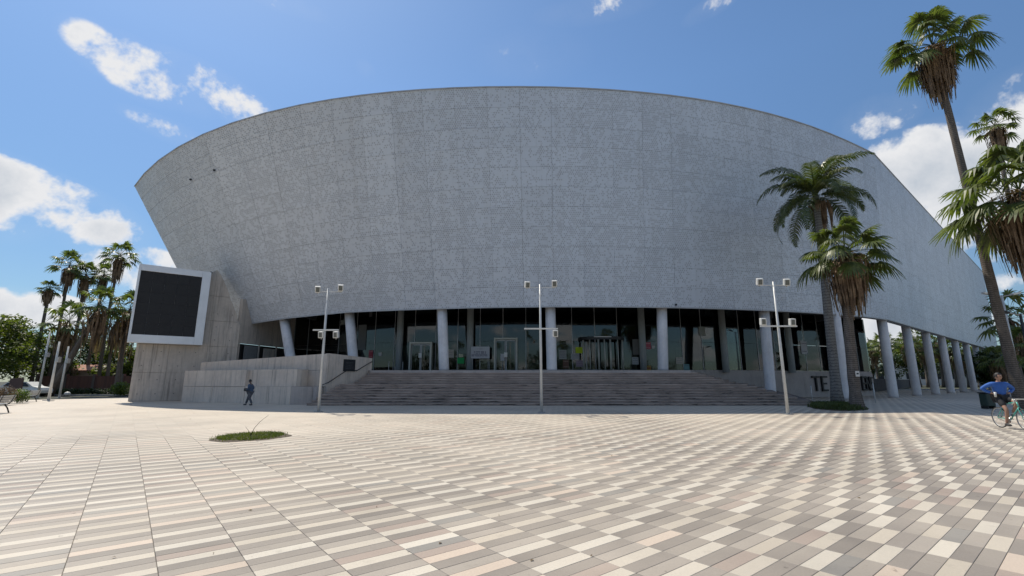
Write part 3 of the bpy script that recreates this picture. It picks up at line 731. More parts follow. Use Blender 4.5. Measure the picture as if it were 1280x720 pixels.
# handrail on the cheek wall, following the flights
cn = Vector((.891, -.454, 0))
def cheek(t, z, o_=.09): p = Vector((-12.53, 32.27, 0)).lerp(Vector((-10.65, 35.95, 0)), t) + cn * o_; return (p.x, p.y - 36, z)
hr = MB(); hr.tube([cheek(-.12, 1.25), cheek(.02, 1.45), cheek(.38, 2.25), cheek(.62, 2.27), cheek(1.0, 3.02)], .028, 8); hro = hr.build('handrail', M_DARKM, rampo, True)
for t, z in ((.02, 1.45), (.38, 2.25), (.62, 2.27), (.97, 2.96)):
    b_ = MB(); b_.tube([cheek(t, z - .01), cheek(t, z - .08, 0)], .012, 6); b_.build('bracket', M_DARKM, hro)
# dark plaque with faint lines of text on the cheek wall
plq = thing('wall_plaque', 'black square plaque on the concrete cheek wall beside the steps', 'plaque', (0, 0, 0))
A = Vector((-12.53, 32.27, 0)); Bv = Vector((-10.65, 35.95, 0)); dr = (Bv - A).normalized(); MP = Matrix.Translation(A + dr * 1.85 + Vector((0, 0, 2.62)) + cn * .03) @ Matrix.Rotation(math.atan2(dr.y, dr.x), 4, 'Z')
p_ = MB(); p_.box(-.55, .55, -.02, .02, -.42, .42, MP, .008); p_.build('plate', M_DARKM, plq)
M_FAINT = simple('faint_engraving', (.11, .11, .12), .5, .3)
p_ = MB()
for zz, w_ in ((.20, .35), (.10, .30), (-.02, .25), (-.12, .40), (-.22, .36)):
    x = -w_
    while x < w_:
        l_ = rnd.uniform(.04, .12); p_.box(x, min(x + l_, w_), -.024, -.021, zz - .012, zz + .012, MP); x += l_ + .03
p_.build('engraved_lines', M_FAINT, plq)

# tall concrete wing wall under the left end of the skin
WD = Vector((.777, .629, 0)); WN = Vector((.629, -.777, 0)); W0 = Vector((-28.9, 36.1, 0))
def wtop(t): return float(np.interp(t, [-.2, 3.6, 4.2, 4.66, 5.05, 5.36, 5.7, 6.0, 6.4, 6.82], [9.6, 10.0, 10.55, 10.9, 10.3, 9.7, 8.95, 8.2, 7.3, 6.3]))
ww = MB()
ts = [0, 1, 2, 3, 4, 4.5, 4.8, 5.2, 5.6, 6.0, 6.4, 6.8]
prof = [(0, 0), (6.8, 0)] + [(t, wtop(t) - .05) for t in ts[::-1]]
n = len(prof); vs = []
for dep in (-.06, -.9):
    for t, z in prof: q = W0 + WD * t + WN * dep; vs.append((q.x, q.y, z))
ww.add(vs, [tuple(range(n)), tuple(range(2 * n - 1, n - 1, -1))] + [(i, n + i, n + (i + 1) % n, (i + 1) % n) for i in range(n)])
wing = apart(ww, 'wing_wall', M_CONC)
tb = [0, 2.05, 4.62, 6.82]; zb = [0, 2.16, 4.36, 6.5, 8.6, 11.6]
for a, b in zip(tb, tb[1:]):
    for z0, z1 in zip(zb, zb[1:]):
        samp = np.linspace(a + .01, b - .01, 9); up = [(t, min(z1 - .012, wtop(t))) for t in samp]
        up = [(t, z) for t, z in up if z > z0 + .012]
        if len(up) < 2: continue
        poly = [(up[0][0], z0 + .012), (up[-1][0], z0 + .012)] + up[::-1]
        j = rnd.uniform(-.012, .012); n = len(poly); vs = []
        for dep in (j, -.08):
            for t, z in poly: q = W0 + WD * t + WN * dep + C0; vs.append((q.x, q.y, z))
        mb = MB(); mb.add(vs, [tuple(range(n)), tuple(range(2 * n - 1, n - 1, -1))] + [(i, n + i, n + (i + 1) % n, (i + 1) % n) for i in range(n)]); mb.build('concrete_panel', M_CONC, wing)
mb = MB(); a = W0 + C0; mb.add([a + WN * -.08 + WD * 0, a - WN * .0 + WD * 0], [])  # seat for the end face
q0 = W0 + WD * 6.84; q1 = Vector((-22.3, 47.9, 0))
for a_ in (1.02, 3.3, 5.6):
    for z_ in (.55, 1.62, 2.7, 3.8, 4.9, 6.0, 7.1):
        for d_ in (-.55, .55):
            if z_ > wtop(a_ + d_) - .4: continue
            p_ = W0 + WD * (a_ + d_) + WN * .014 + C0; mb = MB(); mb.tube([p_ + Vector((0, 0, z_)), p_ + Vector((0, 0, z_)) + WN * .006], .035, 8); mb.build('tie_hole', M_BACKING, wing)
# wall that turns back below the skin, with two shaded openings
mb = MB(); dirr = (q1 - q0); Lr = dirr.length; dn = dirr.normalized(); rn = Vector((dn.y, -dn.x, 0))
def rec(t0, t1, z0, z1, nm, mat, dep=-.02, th=.3):
    m_ = MB(); vs = []
    for d_ in (dep, dep - th):
        for t, z in ((t0, z0), (t1, z0), (t1, z1), (t0, z1)): p = q0 + dn * t + rn * d_ + C0; vs.append((p.x, p.y, z))
    m_.add(vs, [(0, 1, 2, 3), (7, 6, 5, 4), (0, 4, 5, 1), (1, 5, 6, 2), (2, 6, 7, 3), (3, 7, 4, 0)]); return m_.build(nm, mat, wing)
rec(.01, 3.4, 4.75, 8.6, 'concrete_panel', M_CONC); rec(3.42, Lr - .01, 4.75, 8.6, 'concrete_panel', M_CONC, -.03)
rec(.01, Lr, 0, 3.0, 'concrete_panel', M_CONC, -.02)
rec(.01, Lr, 3.0, 4.74, 'recess', M_DARKIN, -.5)
rec(.9, 2.5, 3.01, 4.6, 'grey_shutter', M_GREYM, -.06, .1); rec(3.4, 4.9, 3.01, 4.5, 'stone_infill', M_CONC, -.06, .1)
for t in (.1, 2.6, 5.0): rec(t, t + .1, 3.01, 4.72, 'door_jamb', M_CONC, -.01, .1)

# letters standing on the right plinth
def letter_strokes(ch):
    return {'T': [((0, 1), (1, 1)), ((.5, 0), (.5, 1))], 'E': [((0, 0), (0, 1)), ((0, 1), (.8, 1)), ((0, .5), (.65, .5)), ((0, 0), (.8, 0))], 'I': [((.4, 0), (.4, 1))],
            'D': [((0, 0), (0, 1)), ((0, 1), (.55, .95)), ((.55, .95), (.8, .7)), ((.8, .7), (.8, .3)), ((.8, .3), (.55, .05)), ((.55, .05), (0, 0))],
            'S': [((.8, .95), (.1, .95)), ((.1, .95), (.1, .55)), ((.1, .55), (.8, .45)), ((.8, .45), (.8, .05)), ((.8, .05), (0, .05))],
            'L': [((0, 0), (0, 1)), ((0, 0), (.8, 0))], 'N': [((0, 0), (0, 1)), ((0, 1), (.8, 0)), ((.8, 0), (.8, 1))]}[ch]
def plinth_at(s_px):   # point on the plinth front seen under column x
    t = (s_px - 640) / 594.9
    P_ = [p for p in plinth_front]
    for a, b in zip(P_, P_[1:]):
        fa, fb = a.x - t * a.y, b.x - t * b.y
        if fa <= 0 < fb or (fa < 0 <= fb): k = fa / (fa - fb); return a.lerp(b, k), (b - a).normalized()
letters = []
for ch, xp, w_ in (('T', 1014.5, .95), ('E', 1026, .85), ('T', 1046.5, .9), ('I', 1054, .5), ('E', 1076, .8), ('N', 1081, .75), ('S', 1086.3, .7)):
    r_ = plinth_at(xp)
    if r_ is None: continue
    p, d = r_; n_ = Vector((d.y, -d.x, 0)); M_ = Matrix.Translation(p + n_ * .12 + Vector((0, 0, .62))) @ Matrix.Rotation(math.atan2(d.y, d.x), 4, 'Z')
    mb = MB()
    for (a, b), (c, e_) in letter_strokes(ch):
        A_ = Vector((a * w_, 0, b * 1.3)); B_ = Vector((c * w_, 0, e_ * 1.3)); dd = B_ - A_; l_ = dd.length; ang = math.atan2(dd.z, dd.x)
        mb.box(-.07, l_ + .07, -.08, .08, -.085, .085, M_ @ Matrix.Translation(A_) @ Matrix.Rotation(-ang, 4, 'Y'))
    apart(mb, 'letter', M_LETTER)

# ------------------------------------------------------------------ video screen on the wing wall
scr = thing('video_screen', 'large square black video screen in a pale metal frame on concrete wall', 'screen', tuple(W0 + WN * .05 + Vector((0, 0, 4.37))), math.atan2(WD.y, WD.x))
mb = MB(); mb.box(-.6, 4.15, -.72, -.0, .02, 6.05, None, .02); mb.build('cabinet', M_SCRFRAME, scr)
for nm, bx4 in (('frame_side', (-.6, -.44, 0, 6.06)), ('frame_side', (3.55, 4.15, 0, 6.06)), ('frame_top', (-.438, 3.548, 5.56, 6.06)), ('frame_bottom', (-.438, 3.548, 0, .62))):
    mb = MB(); mb.box(bx4[0], bx4[1], -.86, -.722, bx4[2], bx4[3], None, .012); mb.build(nm, M_SCRFRAME, scr)
for a in range(5):
    for b in range(6):
        w_, h_ = (3.548 + .438) / 5, (5.56 - .62) / 6
        mb = MB(); mb.box(-.438 + a * w_ + .004, -.438 + (a + 1) * w_ - .004, -.80 + rnd.uniform(-.002, .002), -.723, .62 + b * h_ + .004, .62 + (b + 1) * h_ - .004); mb.build('display_module', M_SCREEN, scr)
for x_ in (.4, 3.2):
    mb = MB(); mb.box(x_, x_ + .15, -.03, .3, .8, 1.0); mb.build('bracket', M_DARKM, scr)
mb = MB(); mb.box(4.05, 4.22, -.7, -.5, 5.95, 6.15, None, .02); mb.build('corner_sensor', M_DARKM, scr)

# ------------------------------------------------------------------ palms and trees
def Pt(px, py, Y):
    d = px_dir(px, py); t = Y / d.y; return Vector((d.x * t, Y, 1.52 + d.z * t))
def fan_frond(mb, elev, az, lp, lb, nb, rg, origin=Vector((0, 0, 0)), droop=.45, w=.05, segs=3):
    e = elev; ca, sa = math.cos(az), math.sin(az)
    def rot(v): return Vector((v.x * ca - v.y * sa, v.x * sa + v.y * ca, v.z)) + origin
    d = Vector((math.cos(e), 0, math.sin(e)))
    c = d * lp + Vector((0, 0, -.12 * lp * lp * max(.1, math.cos(e))))
    d2_ = (d + Vector((0, 0, -.35))).normalized(); side = Vector((0, 1, 0)); nrm_ = d2_.cross(side)
    pv = [];
    for s_ in (0, .5, 1):
        p = d * lp * s_ + Vector((0, 0, -.12 * lp * lp * s_ * s_ * max(.1, math.cos(e))))
        pv += [rot(p + side * .025), rot(p - side * .025), rot(p + Vector((0, 0, -.03)))]
    mb.add(pv, [(0, 1, 4, 3), (3, 4, 7, 6), (1, 2, 5, 4), (4, 5, 8, 7), (2, 0, 3, 5), (5, 3, 6, 8)])
    for k in range(nb):
        ph = (k / (nb - 1) - .5) * R(250) ; ph += rg.uniform(-.03, .03)
        dr_ = d2_ * math.cos(ph) + side * math.sin(ph); sd = (-d2_ * math.sin(ph) + side * math.cos(ph))
        L_ = lb * (1 - .22 * abs(ph) / R(125)) * rg.uniform(.88, 1.06); fold = nrm_ * (.10 * lb * abs(math.sin(ph)) * rg.uniform(.2, 1.9))
        vs = []
        for q in range(segs + 1):
            s_ = q / segs; g_ = droop * L_ * (s_ ** 2.4) * rg.uniform(.8, 1.2)
            p = c + dr_ * L_ * s_ * (1 - .22 * s_ * droop) - fold * s_ * 1.0 + Vector((0, 0, -g_))
            ww_ = w * (.35 + 1.6 * s_ * (1 - s_) * 1.4) * (1.25 if q < segs else .25)
            vs += [rot(p + sd * ww_ + nrm_ * .012 * (k % 2)), rot(p - sd * ww_)]
        mb.add(vs, [(2 * q, 2 * q + 1, 2 * q + 3, 2 * q + 2) for q in range(segs)])
def pinnate_frond(mb, elev, az, L_, rg, origin=Vector((0, 0, 0)), n=44, ll=.62):
    ca, sa = math.cos(az), math.sin(az)
    def rot(v): return Vector((v.x * ca - v.y * sa, v.x * sa + v.y * ca, v.z)) + origin
    pts = []; p = Vector((0, 0, 0)); e = elev; st_ = 14
    for k in range(st_ + 1):
        pts.append(p.copy()); p = p + Vector((math.cos(e), 0, math.sin(e))) * L_ / st_; e -= (.08 + .15 * k / st_) * rg.uniform(.8, 1.15)
    for a, b in zip(range(st_), range(1, st_ + 1)):
        w_ = .045 * (1 - a / st_) + .008; w2 = .045 * (1 - b / st_) + .008
        mb.add([rot(pts[a] + Vector((0, w_, 0))), rot(pts[a] - Vector((0, w_, 0))), rot(pts[b] - Vector((0, w2, 0))), rot(pts[b] + Vector((0, w2, 0)))], [(0, 1, 2, 3)])
    for k in range(n):
        t = .12 + .88 * k / n; f = t * st_; i = min(int(f), st_ - 1); q = pts[i].lerp(pts[i + 1], f - i); tg = (pts[i + 1] - pts[i]).normalized()
        l_ = ll * math.sin(math.pi * min(1, .18 + .80 * t)) * rg.uniform(.85, 1.1) + .1
        for s_ in (-1, 1):
            d_ = (Vector((0, s_, 0)) * .85 + tg * .55 + Vector((0, 0, rg.uniform(-.1, .25)))).normalized(); m_ = q + d_ * l_ * .5; tip = q + d_ * l_ * .9 + Vector((0, 0, -l_ * .42))
            wv = tg * .028
            mb.add([rot(q - wv), rot(q + wv), rot(m_ + wv * 1.3), rot(m_ - wv * 1.3), rot(tip)], [(0, 1, 2, 3), (3, 2, 4)])
def skirt(mb, c, r, h, n, rg, w=.05):
    for k in range(n):
        a = rg.uniform(0, 2 * math.pi); u = rg.uniform(0, 1); z0 = -h * .55 * u; r0 = .18; rr_ = r * rg.uniform(.35, 1.15) * (1 - .35 * u); L_ = h * rg.uniform(.22, .85)
        vs = []
        for q in range(5):
            s_ = q / 4; rad = r0 + (rr_ - r0) * math.sin(min(1, s_ * 1.6) * math.pi / 2) * (1 - .35 * max(0, s_ - .5)); z = z0 + .25 * math.sin(s_ * 3.1) * (1 - u) - L_ * s_ ** 1.3
            aa = a + rg.uniform(-.04, .04); ww_ = w * rg.uniform(.5, 1.4) * (1.2 - s_ * .6)
            p = c + Vector((math.cos(aa) * rad, math.sin(aa) * rad, z)); t_ = Vector((-math.sin(aa), math.cos(aa), 0)) * ww_
            vs += [p + t_, p - t_]
        mb.add(vs, [(2 * q, 2 * q + 1, 2 * q + 3, 2 * q + 2) for q in range(4)])
def trunk(mb, base, top, r0, r1, rg, n=12, bend=.15, seg=14, flare=1.35):
    base, top = Vector(base), Vector(top); pts = []; rr_ = []; bx_2 = rg.uniform(-bend, bend); by_2 = rg.uniform(-bend, bend)
    for k in range(seg + 1):
        t = k / seg; p = base.lerp(top, t) + Vector((bx_2, by_2, 0)) * math.sin(math.pi * t); pts.append(p)
        rr_.append((r0 + (r1 - r0) * t) * (1 + (flare - 1) * max(0, 1 - t * 9)) * rg.uniform(.96, 1.04))
    mb.tube(pts, rr_, n)
def fan_palm(name, label, base, crown, rad, rg, r0=.26, r1=.17, sk=(1., 2.6), nf=34, near=True, group=None, skn=420, cat='palm tree', low=-35, nb=26, sp=1.0):
    base = Vector(base); crown = Vector(crown)
    t = thing(name, label, cat, tuple(base), 0, group)
    off_ = crown - base
    mb = MB(); trunk(mb, (0, 0, -.05), off_, r0, r1, rg, n=12 if near else 7, seg=46 if near else 6); mb.build('trunk', M_BARK, t, True)
    fr = []
    for k in range(nf):
        u = k / (nf - 1); el = R(82 - (82 - low) * u ** .85 + rg.uniform(-9, 9)); az = k * 2.39996 + rg.uniform(-.3, .3); fr.append((el, az, rg.uniform(.85, 1.12)))
    if near:
        for el, az, sc_ in fr:
            mb = MB(); fan_frond(mb, el, 0, rad * .60 * sc_, rad * .40 * sc_, nb, rg, Vector((0, 0, 0)), .30 + .45 * rg.random(), rad * .017 * sp, 4); o = mb.build('frond', M_PALM, t); o.location = off_; o.rotation_euler = (0, 0, az)
    else:
        mb = MB()
        for el, az, sc_ in fr: fan_frond(mb, el, az, rad * .62 * sc_, rad * .42 * sc_, 13, rg, off_, .4, rad * .030, 2)
        mb.build('crown', M_PALM, t)
    if sk:
        mb = MB(); skirt(mb, off_ + Vector((0, 0, -.15)), sk[0], sk[1], skn if near else 110, rg, .045 if near else .09)
        if near:
            for k in range(16): fan_frond(mb, R(rg.uniform(-78, -50)), rg.uniform(0, 6.3), rad * .30, rad * .36, 14, rg, off_ + Vector((0, 0, -.3 - rg.random() * .8)), .5, rad * .016, 3)
        mb.build('dead_skirt', M_DEAD, t)
    return t
rg = random.Random(11)
fan_palm('fan_palm', 'very tall slender fan palm with a long brown skirt at the right edge', (26.65, 25.1, 0), (25.6, 25, 21.6), 2.9, rg, .26, .15, (1.1, 2.9), 27, low=-22)
fan_palm('fan_palm', 'short stout fan palm with a round brown skirt in the planting bed', (19.0, 26.5, 0), (19.6, 26.6, 9.0), 2.85, rg, .30, .20, (1.3, 2.9), 30, low=-24)
fan_palm('fan_palm', 'big bushy fan palm with a broad brown skirt, its trunk outside the right edge', (25.6, 21.8, 0), (25.45, 22, 10.9), 3.7, rg, .3, .24, (1.6, 3.3), 38, skn=650, low=-30)
t = thing('coconut_palm', 'feather-leaved palm with arching fronds behind the short fan palm', 'palm tree', (21.3, 31.4, 0))
mb = MB(); trunk(mb, (0, 0, -.05), (.45, .1, 14.5), .31, .20, rg, 14, .1); mb.build('trunk', M_BARKG, t, True)
mb = MB(); mb.tube([(.45, .1, 13.2), (.45, .1, 14.0), (.45, .1, 14.9)], [.20, .25, .12], 10); mb.build('crownshaft', M_PALM2, t, True)
for k in range(25):
    mb = MB(); el = R(84 - 100 * (k / 24) ** .9 + rg.uniform(-11, 11)); pinnate_frond(mb, el, 0, rg.uniform(3.7, 5.0), rg, n=58, ll=.85); o = mb.build('frond', M_PALM2, t); o.location = (.45, .1, 14.5); o.rotation_euler = (0, 0, k * 2.39996 + rg.uniform(-.3, .3))
mb = MB()
for k in range(60):
    a = rg.uniform(0, 6.28); L_ = rg.uniform(.8, 3.4) if k > 30 else rg.uniform(.5, 1.2); ax = .9 if k < 30 else .5
    p = Vector((.45 + (math.cos(a) * .3 if k < 30 else .55 + math.cos(a) * .22), .1 + math.sin(a) * .3, 14.1)); q = p + Vector((math.cos(a) * .15, math.sin(a) * .15, -L_))
    m_ = p.lerp(q, .5) + Vector((math.cos(a) * .12, math.sin(a) * .12, .1)); w_ = .035; mb.add([p + Vector((w_, 0, 0)), p - Vector((w_, 0, 0)), m_ - Vector((w_ * 1.6, 0, 0)), m_ + Vector((w_ * 1.6, 0, 0)), q], [(0, 1, 2, 3), (3, 2, 4)])
mb.build('dry_fronds', M_DEAD, t)
# far palms: (pixel column, pixel row of the crown, distance, radius, skirt, label)
def far_palm(px, py, Y, rad, label, sk=None, group=None, gx=None, r0=.22):
    c = Pt(px, py, Y); return fan_palm('fan_palm', label, (c.x + (gx or 0), Y, 0), c, rad, rg, r0, .14, sk, 22, False, group, low=-22)
far_palm(62, 361, 58, 1.55, 'lone thin palm with a small crown, leftmost of the tall palms', (.75, 1.7))
far_palm(87, 332, 60, 2.5, 'tall palm, second from the left in the palm group', (.85, 3.0))
far_palm(108, 343, 62, 2.5, 'tall palm with a ragged crown in the middle of the left palm group', (.85, 2.9))
far_palm(130, 343, 64, 2.1, 'palm half hidden between taller palms of the left group', (.7, 2.6))
far_palm(150, 320, 60, 2.7, 'tallest palm of the left group, just left of the video screen', (.85, 3.0))
far_palm(126, 380, 50, 2.6, 'stocky palm with a wide brown skirt below the tall left palms', (1.6, 4.3), gx=-4.0, r0=.4)
far_palm(163, 386, 52, 2.6, 'stocky skirted palm right beside the video screen', (1.6, 4.2), r0=.35)
far_palm(86, 402, 54, 3.0, 'low dense palm behind the three slim poles', (1.5, 3.2), r0=.35)
far_palm(147, 402, 58, 2.2, 'small palm between the two stocky skirted palms', (1.1, 3.2))
far_palm(1243, 157, 38, 2.0, 'small palm crown high behind the big bushy palm', (.8, 2.2))
far_palm(1262, 398, 46, 3.4, 'date-like palm behind the tall trunk near the end of the arena', (1.0, 3.0), r0=.3)
far_palm(1285, 432, 40, 2.6, 'low palm at the right edge behind the tall trunk', (.7, 1.6))
far_palm(1246, 448, 60, 2.4, 'small brown-skirted palm just past the last column', (1.1, 2.8))
names_ = ['palm seen between the glass wall and the first free column', 'palm seen right beside the first free column', 'palm between the first and second free columns', 'pale lit palm between the first and second free columns', 'palm behind the second free column', 'palm between the second and third free columns',
          'palm between the third and fourth free columns', 'palm between the fourth and fifth free columns', 'palm behind the sixth free column', 'palm behind the last free columns']
for (px, py), nm in zip(((1091, 436), (1104, 428), (1131, 430), (1140, 420), (1152, 432), (1170, 428), (1188, 436), (1204, 440), (1218, 446), (1232, 448)), names_):
    far_palm(px, py, 118 + rg.uniform(-1, 8), 3.9, nm, (1.4, 4.2), 'palms beyond the colonnade', r0=.34)

def leaf_cloud(mb, blobs, n, size, rg):
    tot = sum(b[3] * b[4] * b[5] for b in blobs)
    for (x, y, z, a, b, c) in blobs:
        m_ = max(20, int(n * a * b * c / tot))
        for k in range(m_):
            v = Vector((rg.gauss(0, 1), rg.gauss(0, 1), rg.gauss(0, 1))).normalized() * (rg.random() ** .45)
            p = Vector((x + v.x * a, y + v.y * b, z + v.z * c))
            t1 = Vector((rg.gauss(0, 1), rg.gauss(0, 1), rg.gauss(0, .6))).normalized(); t2 = t1.cross(Vector((rg.gauss(0, .5), rg.gauss(0, .5), 1))).normalized()
            s_ = size * rg.uniform(.6, 1.4)
            mb.add([p - t1 * s_, p + t2 * s_ * .55, p + t1 * s_, p - t2 * s_ * .55], [(0, 1, 2, 3)])
def tree(label, x, y, h, w_, rg, mat=None, n=5200, size=.17, group=None, trunk_r=.25, clumps=26, low=.22):
    t = thing('broadleaf_tree', label, 'tree', (x, y, 0), 0, group)
    mb = MB(); mb.tube([(0, 0, -.05), (.1, 0, h * .2), (.0, .1, h * .45)], [trunk_r * 1.3, trunk_r, trunk_r * .7], 9)
    blobs = []
    for k in range(clumps):
        a = rg.uniform(0, 6.28); u = rg.random() ** .6; zc = h * (low + (1 - low) * rg.uniform(.05, .86)); prof_ = math.sin(math.pi * min(1, max(.1, (zc / h - low) / (1 - low) * .8 + .18))) ** .6
        r_ = w_ * .5 * u * prof_ ; s_ = h * rg.uniform(.10, .17)
        bl = (math.cos(a) * r_, math.sin(a) * r_, min(zc, h - s_ * .7), s_ * 1.35, s_ * 1.35, s_ * .8); blobs.append(bl)
        if k < 11: mb.tube([(0, .05, h * rg.uniform(.25, .45)), (bl[0] * .5, bl[1] * .5, h * .4 + (bl[2] - h * .4) * .5 + .1), bl[:3]], [trunk_r * .45, trunk_r * .25, .03], 6)
    mb.build('trunk', M_WOOD, t, True)
    mb = MB(); leaf_cloud(mb, blobs, n, size, rg); mb.build('crown', mat or M_LEAF, t)
    return t
def tpx(px, Y): return (px - 640) / 594.9 * Y
for px, Y, h, w_, lb, mt in ((-28, 52, 9.0, 10, 'sunlit broad tree cut by the left edge of the photo', 0), (18, 58, 9.3, 12, 'broad green tree with a rounded crown at far left', 0), (48, 64, 8.6, 9, 'darker tree just behind the broad green tree', 1),
                             (-60, 60, 8.2, 9, 'leafy tree beyond the left edge bushes', 0)):
    tree(lb, tpx(px, Y), Y, h, w_, rg, M_LEAF2 if mt else M_LEAF, 5600, .2, 'trees at the far left of the plaza')
for px, Y, h, w_, lb, mt in ((112, 70, 8.5, 8, 'shaded leafy tree behind the brick wall, left one', 1), (140, 67, 7.4, 7, 'light green bushy tree above the brick wall', 0), (166, 64, 6.4, 7, 'bushy tree right beside the wing wall base', 0), (82, 74, 8.8, 8, 'dark tree deep behind the slim poles', 1)):
    tree(lb, tpx(px, Y), Y, h, w_, rg, M_LEAF2 if mt else M_LEAF, 4200, .2, 'trees behind the brick wall')
for px, Y, h, w_, lb, mt in ((1092, 138, 13.5, 15, 'dark tree seen past the end of the glass wall', 1), (1118, 142, 13, 15, 'dark tree behind the first free column', 1), (1145, 140, 14.5, 14, 'sunlit tree behind the second gap of the colonnade', 0), (1172, 145, 15, 15, 'dark tree in the third gap of the colonnade', 1),
                             (1200, 150, 13, 14, 'dark tree in the fourth gap of the colonnade', 1), (1228, 150, 13, 14, 'dark tree behind the last columns', 1), (1262, 75, 7.0, 9, 'dark tree behind the tall palm trunk', 1), (1290, 62, 6.0, 8, 'dark tree at the right edge behind the lamps', 1)):
    tree(lb, tpx(px, Y), Y, h, w_, rg, M_LEAF2 if mt else M_LEAF, 3400, .34, 'trees beyond the colonnade')
# a wooded street edge on the far side of the square, behind the viewer (mirrored in the glass)
mb = MB(); bl = []
for k in range(46):
    x = -90 + 4.2 * k + rg.uniform(-2, 2); h = rg.uniform(3.0, 6.2); bl.append((x, -62 + rg.uniform(-5, 5), h * .9, 4.6, 3.5, h))
leaf_cloud(mb, bl, 22000, .55, rg); mb.build('far_woods', M_LEAF2, kind='stuff')
mb = MB()
for k in range(9):
    x = -60 + 15 * k + rg.uniform(-4, 4)
    for q in range(20): fan_frond(mb, R(rg.uniform(-25, 75)), rg.uniform(0, 6.3), 1.4, 1.6, 9, rg, Vector((x, -50, 11 + (k * 37) % 5)), .5, .09, 2)
    mb.tube([(x, -50, 0), (x, -50, 11 + (k * 37) % 5)], .2, 6)
mb.build('far_palm_grove', M_PALM, kind='stuff')

# ------------------------------------------------------------------ low planting
def bush(label, x, y, r, h, mat, n=900, name='bush', size=.05):
    o_ = MB(); leaf_cloud(o_, [(0, 0, h * .5, r, r, h * .5), (r * .2, -r * .1, h * .55, r * .8, r * .8, h * .5)], n, size, rg); o = o_.build(name, mat); o.location = (x, y, 0); return tag(o, label, 'bush')
bush('round bright green clipped bush beside the far bench', tpx(28, 33), 33, .62, 1.0, M_HEDGE, 1600)
bush('russet brown shrub at the left edge behind the near bench', tpx(7, 30.5), 30.5, .75, 1.25, M_RUST, 1500)
bush('clipped round bush at the foot of the concrete wing wall', tpx(152, 50), 50, 1.0, 1.45, M_HEDGE, 1500, size=.08)
mb = MB(); leaf_cloud(mb, [(x, 0, .38, .6, .45, .42) for x in np.arange(-7.6, 6.8, .5)], 6500, .08, rg); o = mb.build('hedge', M_LEAF2); o.location = (tpx(112, 52.5), 52.5, 0); tag(o, 'low dark clipped hedge in front of the brick wall', 'hedge')
def bed(label, cx, cy, rx, ry, rot_, n, hgt, mat, nm, catn):
    t = thing(nm, label, catn, (cx, cy, 0), rot_)
    m1 = MB(); pts = []
    for k in range(36):
        a = 2 * math.pi * k / 36; q = 1 + .05 * math.sin(3 * a + 1) + .03 * math.sin(7 * a); pts.append((math.cos(a) * rx * q, math.sin(a) * ry * q))
    m1.add([(x * 1.08, y * 1.08, .004) for x, y in pts] + [(x * .55, y * .55, .04) for x, y in pts] + [(0, 0, .05)], [(k, (k + 1) % 36, 36 + (k + 1) % 36, 36 + k) for k in range(36)] + [(36 + k, 36 + (k + 1) % 36, 72) for k in range(36)])
    m1.build('soil', M_SOIL, t)
    m2 = MB()
    for k in range(n):
        a = rg.uniform(0, 6.28); u = math.sqrt(rg.random()) * (.90 if rg.random() < .9 else 1.07); x, y = math.cos(a) * rx * u, math.sin(a) * ry * u; h_ = hgt * rg.uniform(.4, 1.2); d_ = rg.uniform(0, 6.28); w_ = hgt * .09; lx, ly = rg.gauss(0, .35) * h_, rg.gauss(0, .35) * h_
        m2.add([(x + math.cos(d_) * w_, y + math.sin(d_) * w_, .0), (x - math.cos(d_) * w_, y - math.sin(d_) * w_, .0), (x + lx * .4 - math.cos(d_) * w_ * .8, y + ly * .4, h_ * .6), (x + lx * .4 + math.cos(d_) * w_ * .8, y + ly * .4, h_ * .6), (x + lx, y + ly, h_)], [(0, 1, 2, 3), (3, 2, 4)])
    m2.build('grass', mat, t, kind='stuff'); return t
bed('small round patch of grass left open in the stone paving', -7.2, 13.45, .88, .98, 0, 4600, .09, M_GRASS, 'grass_patch', 'grass patch')
tw = thing('bare_sapling', 'thin bare forked sapling standing in the small grass patch', 'sapling', (-7.15, 13.3, 0))
mb = MB(); mb.tube([(0, 0, 0), (.02, 0, .10)], [.022, .014], 6); mb.build('stump', M_WOOD, tw)
mb = MB(); mb.tube([(.02, 0, .09), (.09, 0, .26), (.22, 0, .42), (.42, .05, .60)], [.010, .007, .005, .003], 5); mb.build('stem', M_WOOD, tw)
mb = MB(); mb.tube([(.02, 0, .08), (-.07, 0, .19), (-.16, 0, .29)], [.007, .005, .003], 5); mb.build('stem', M_WOOD, tw)
bed('low planting bed of ground cover around the two middle palms', 18.9, 28.0, 1.35, 3.3, R(-30), 4200, .3, M_BEDG, 'planting_bed', 'planting bed')

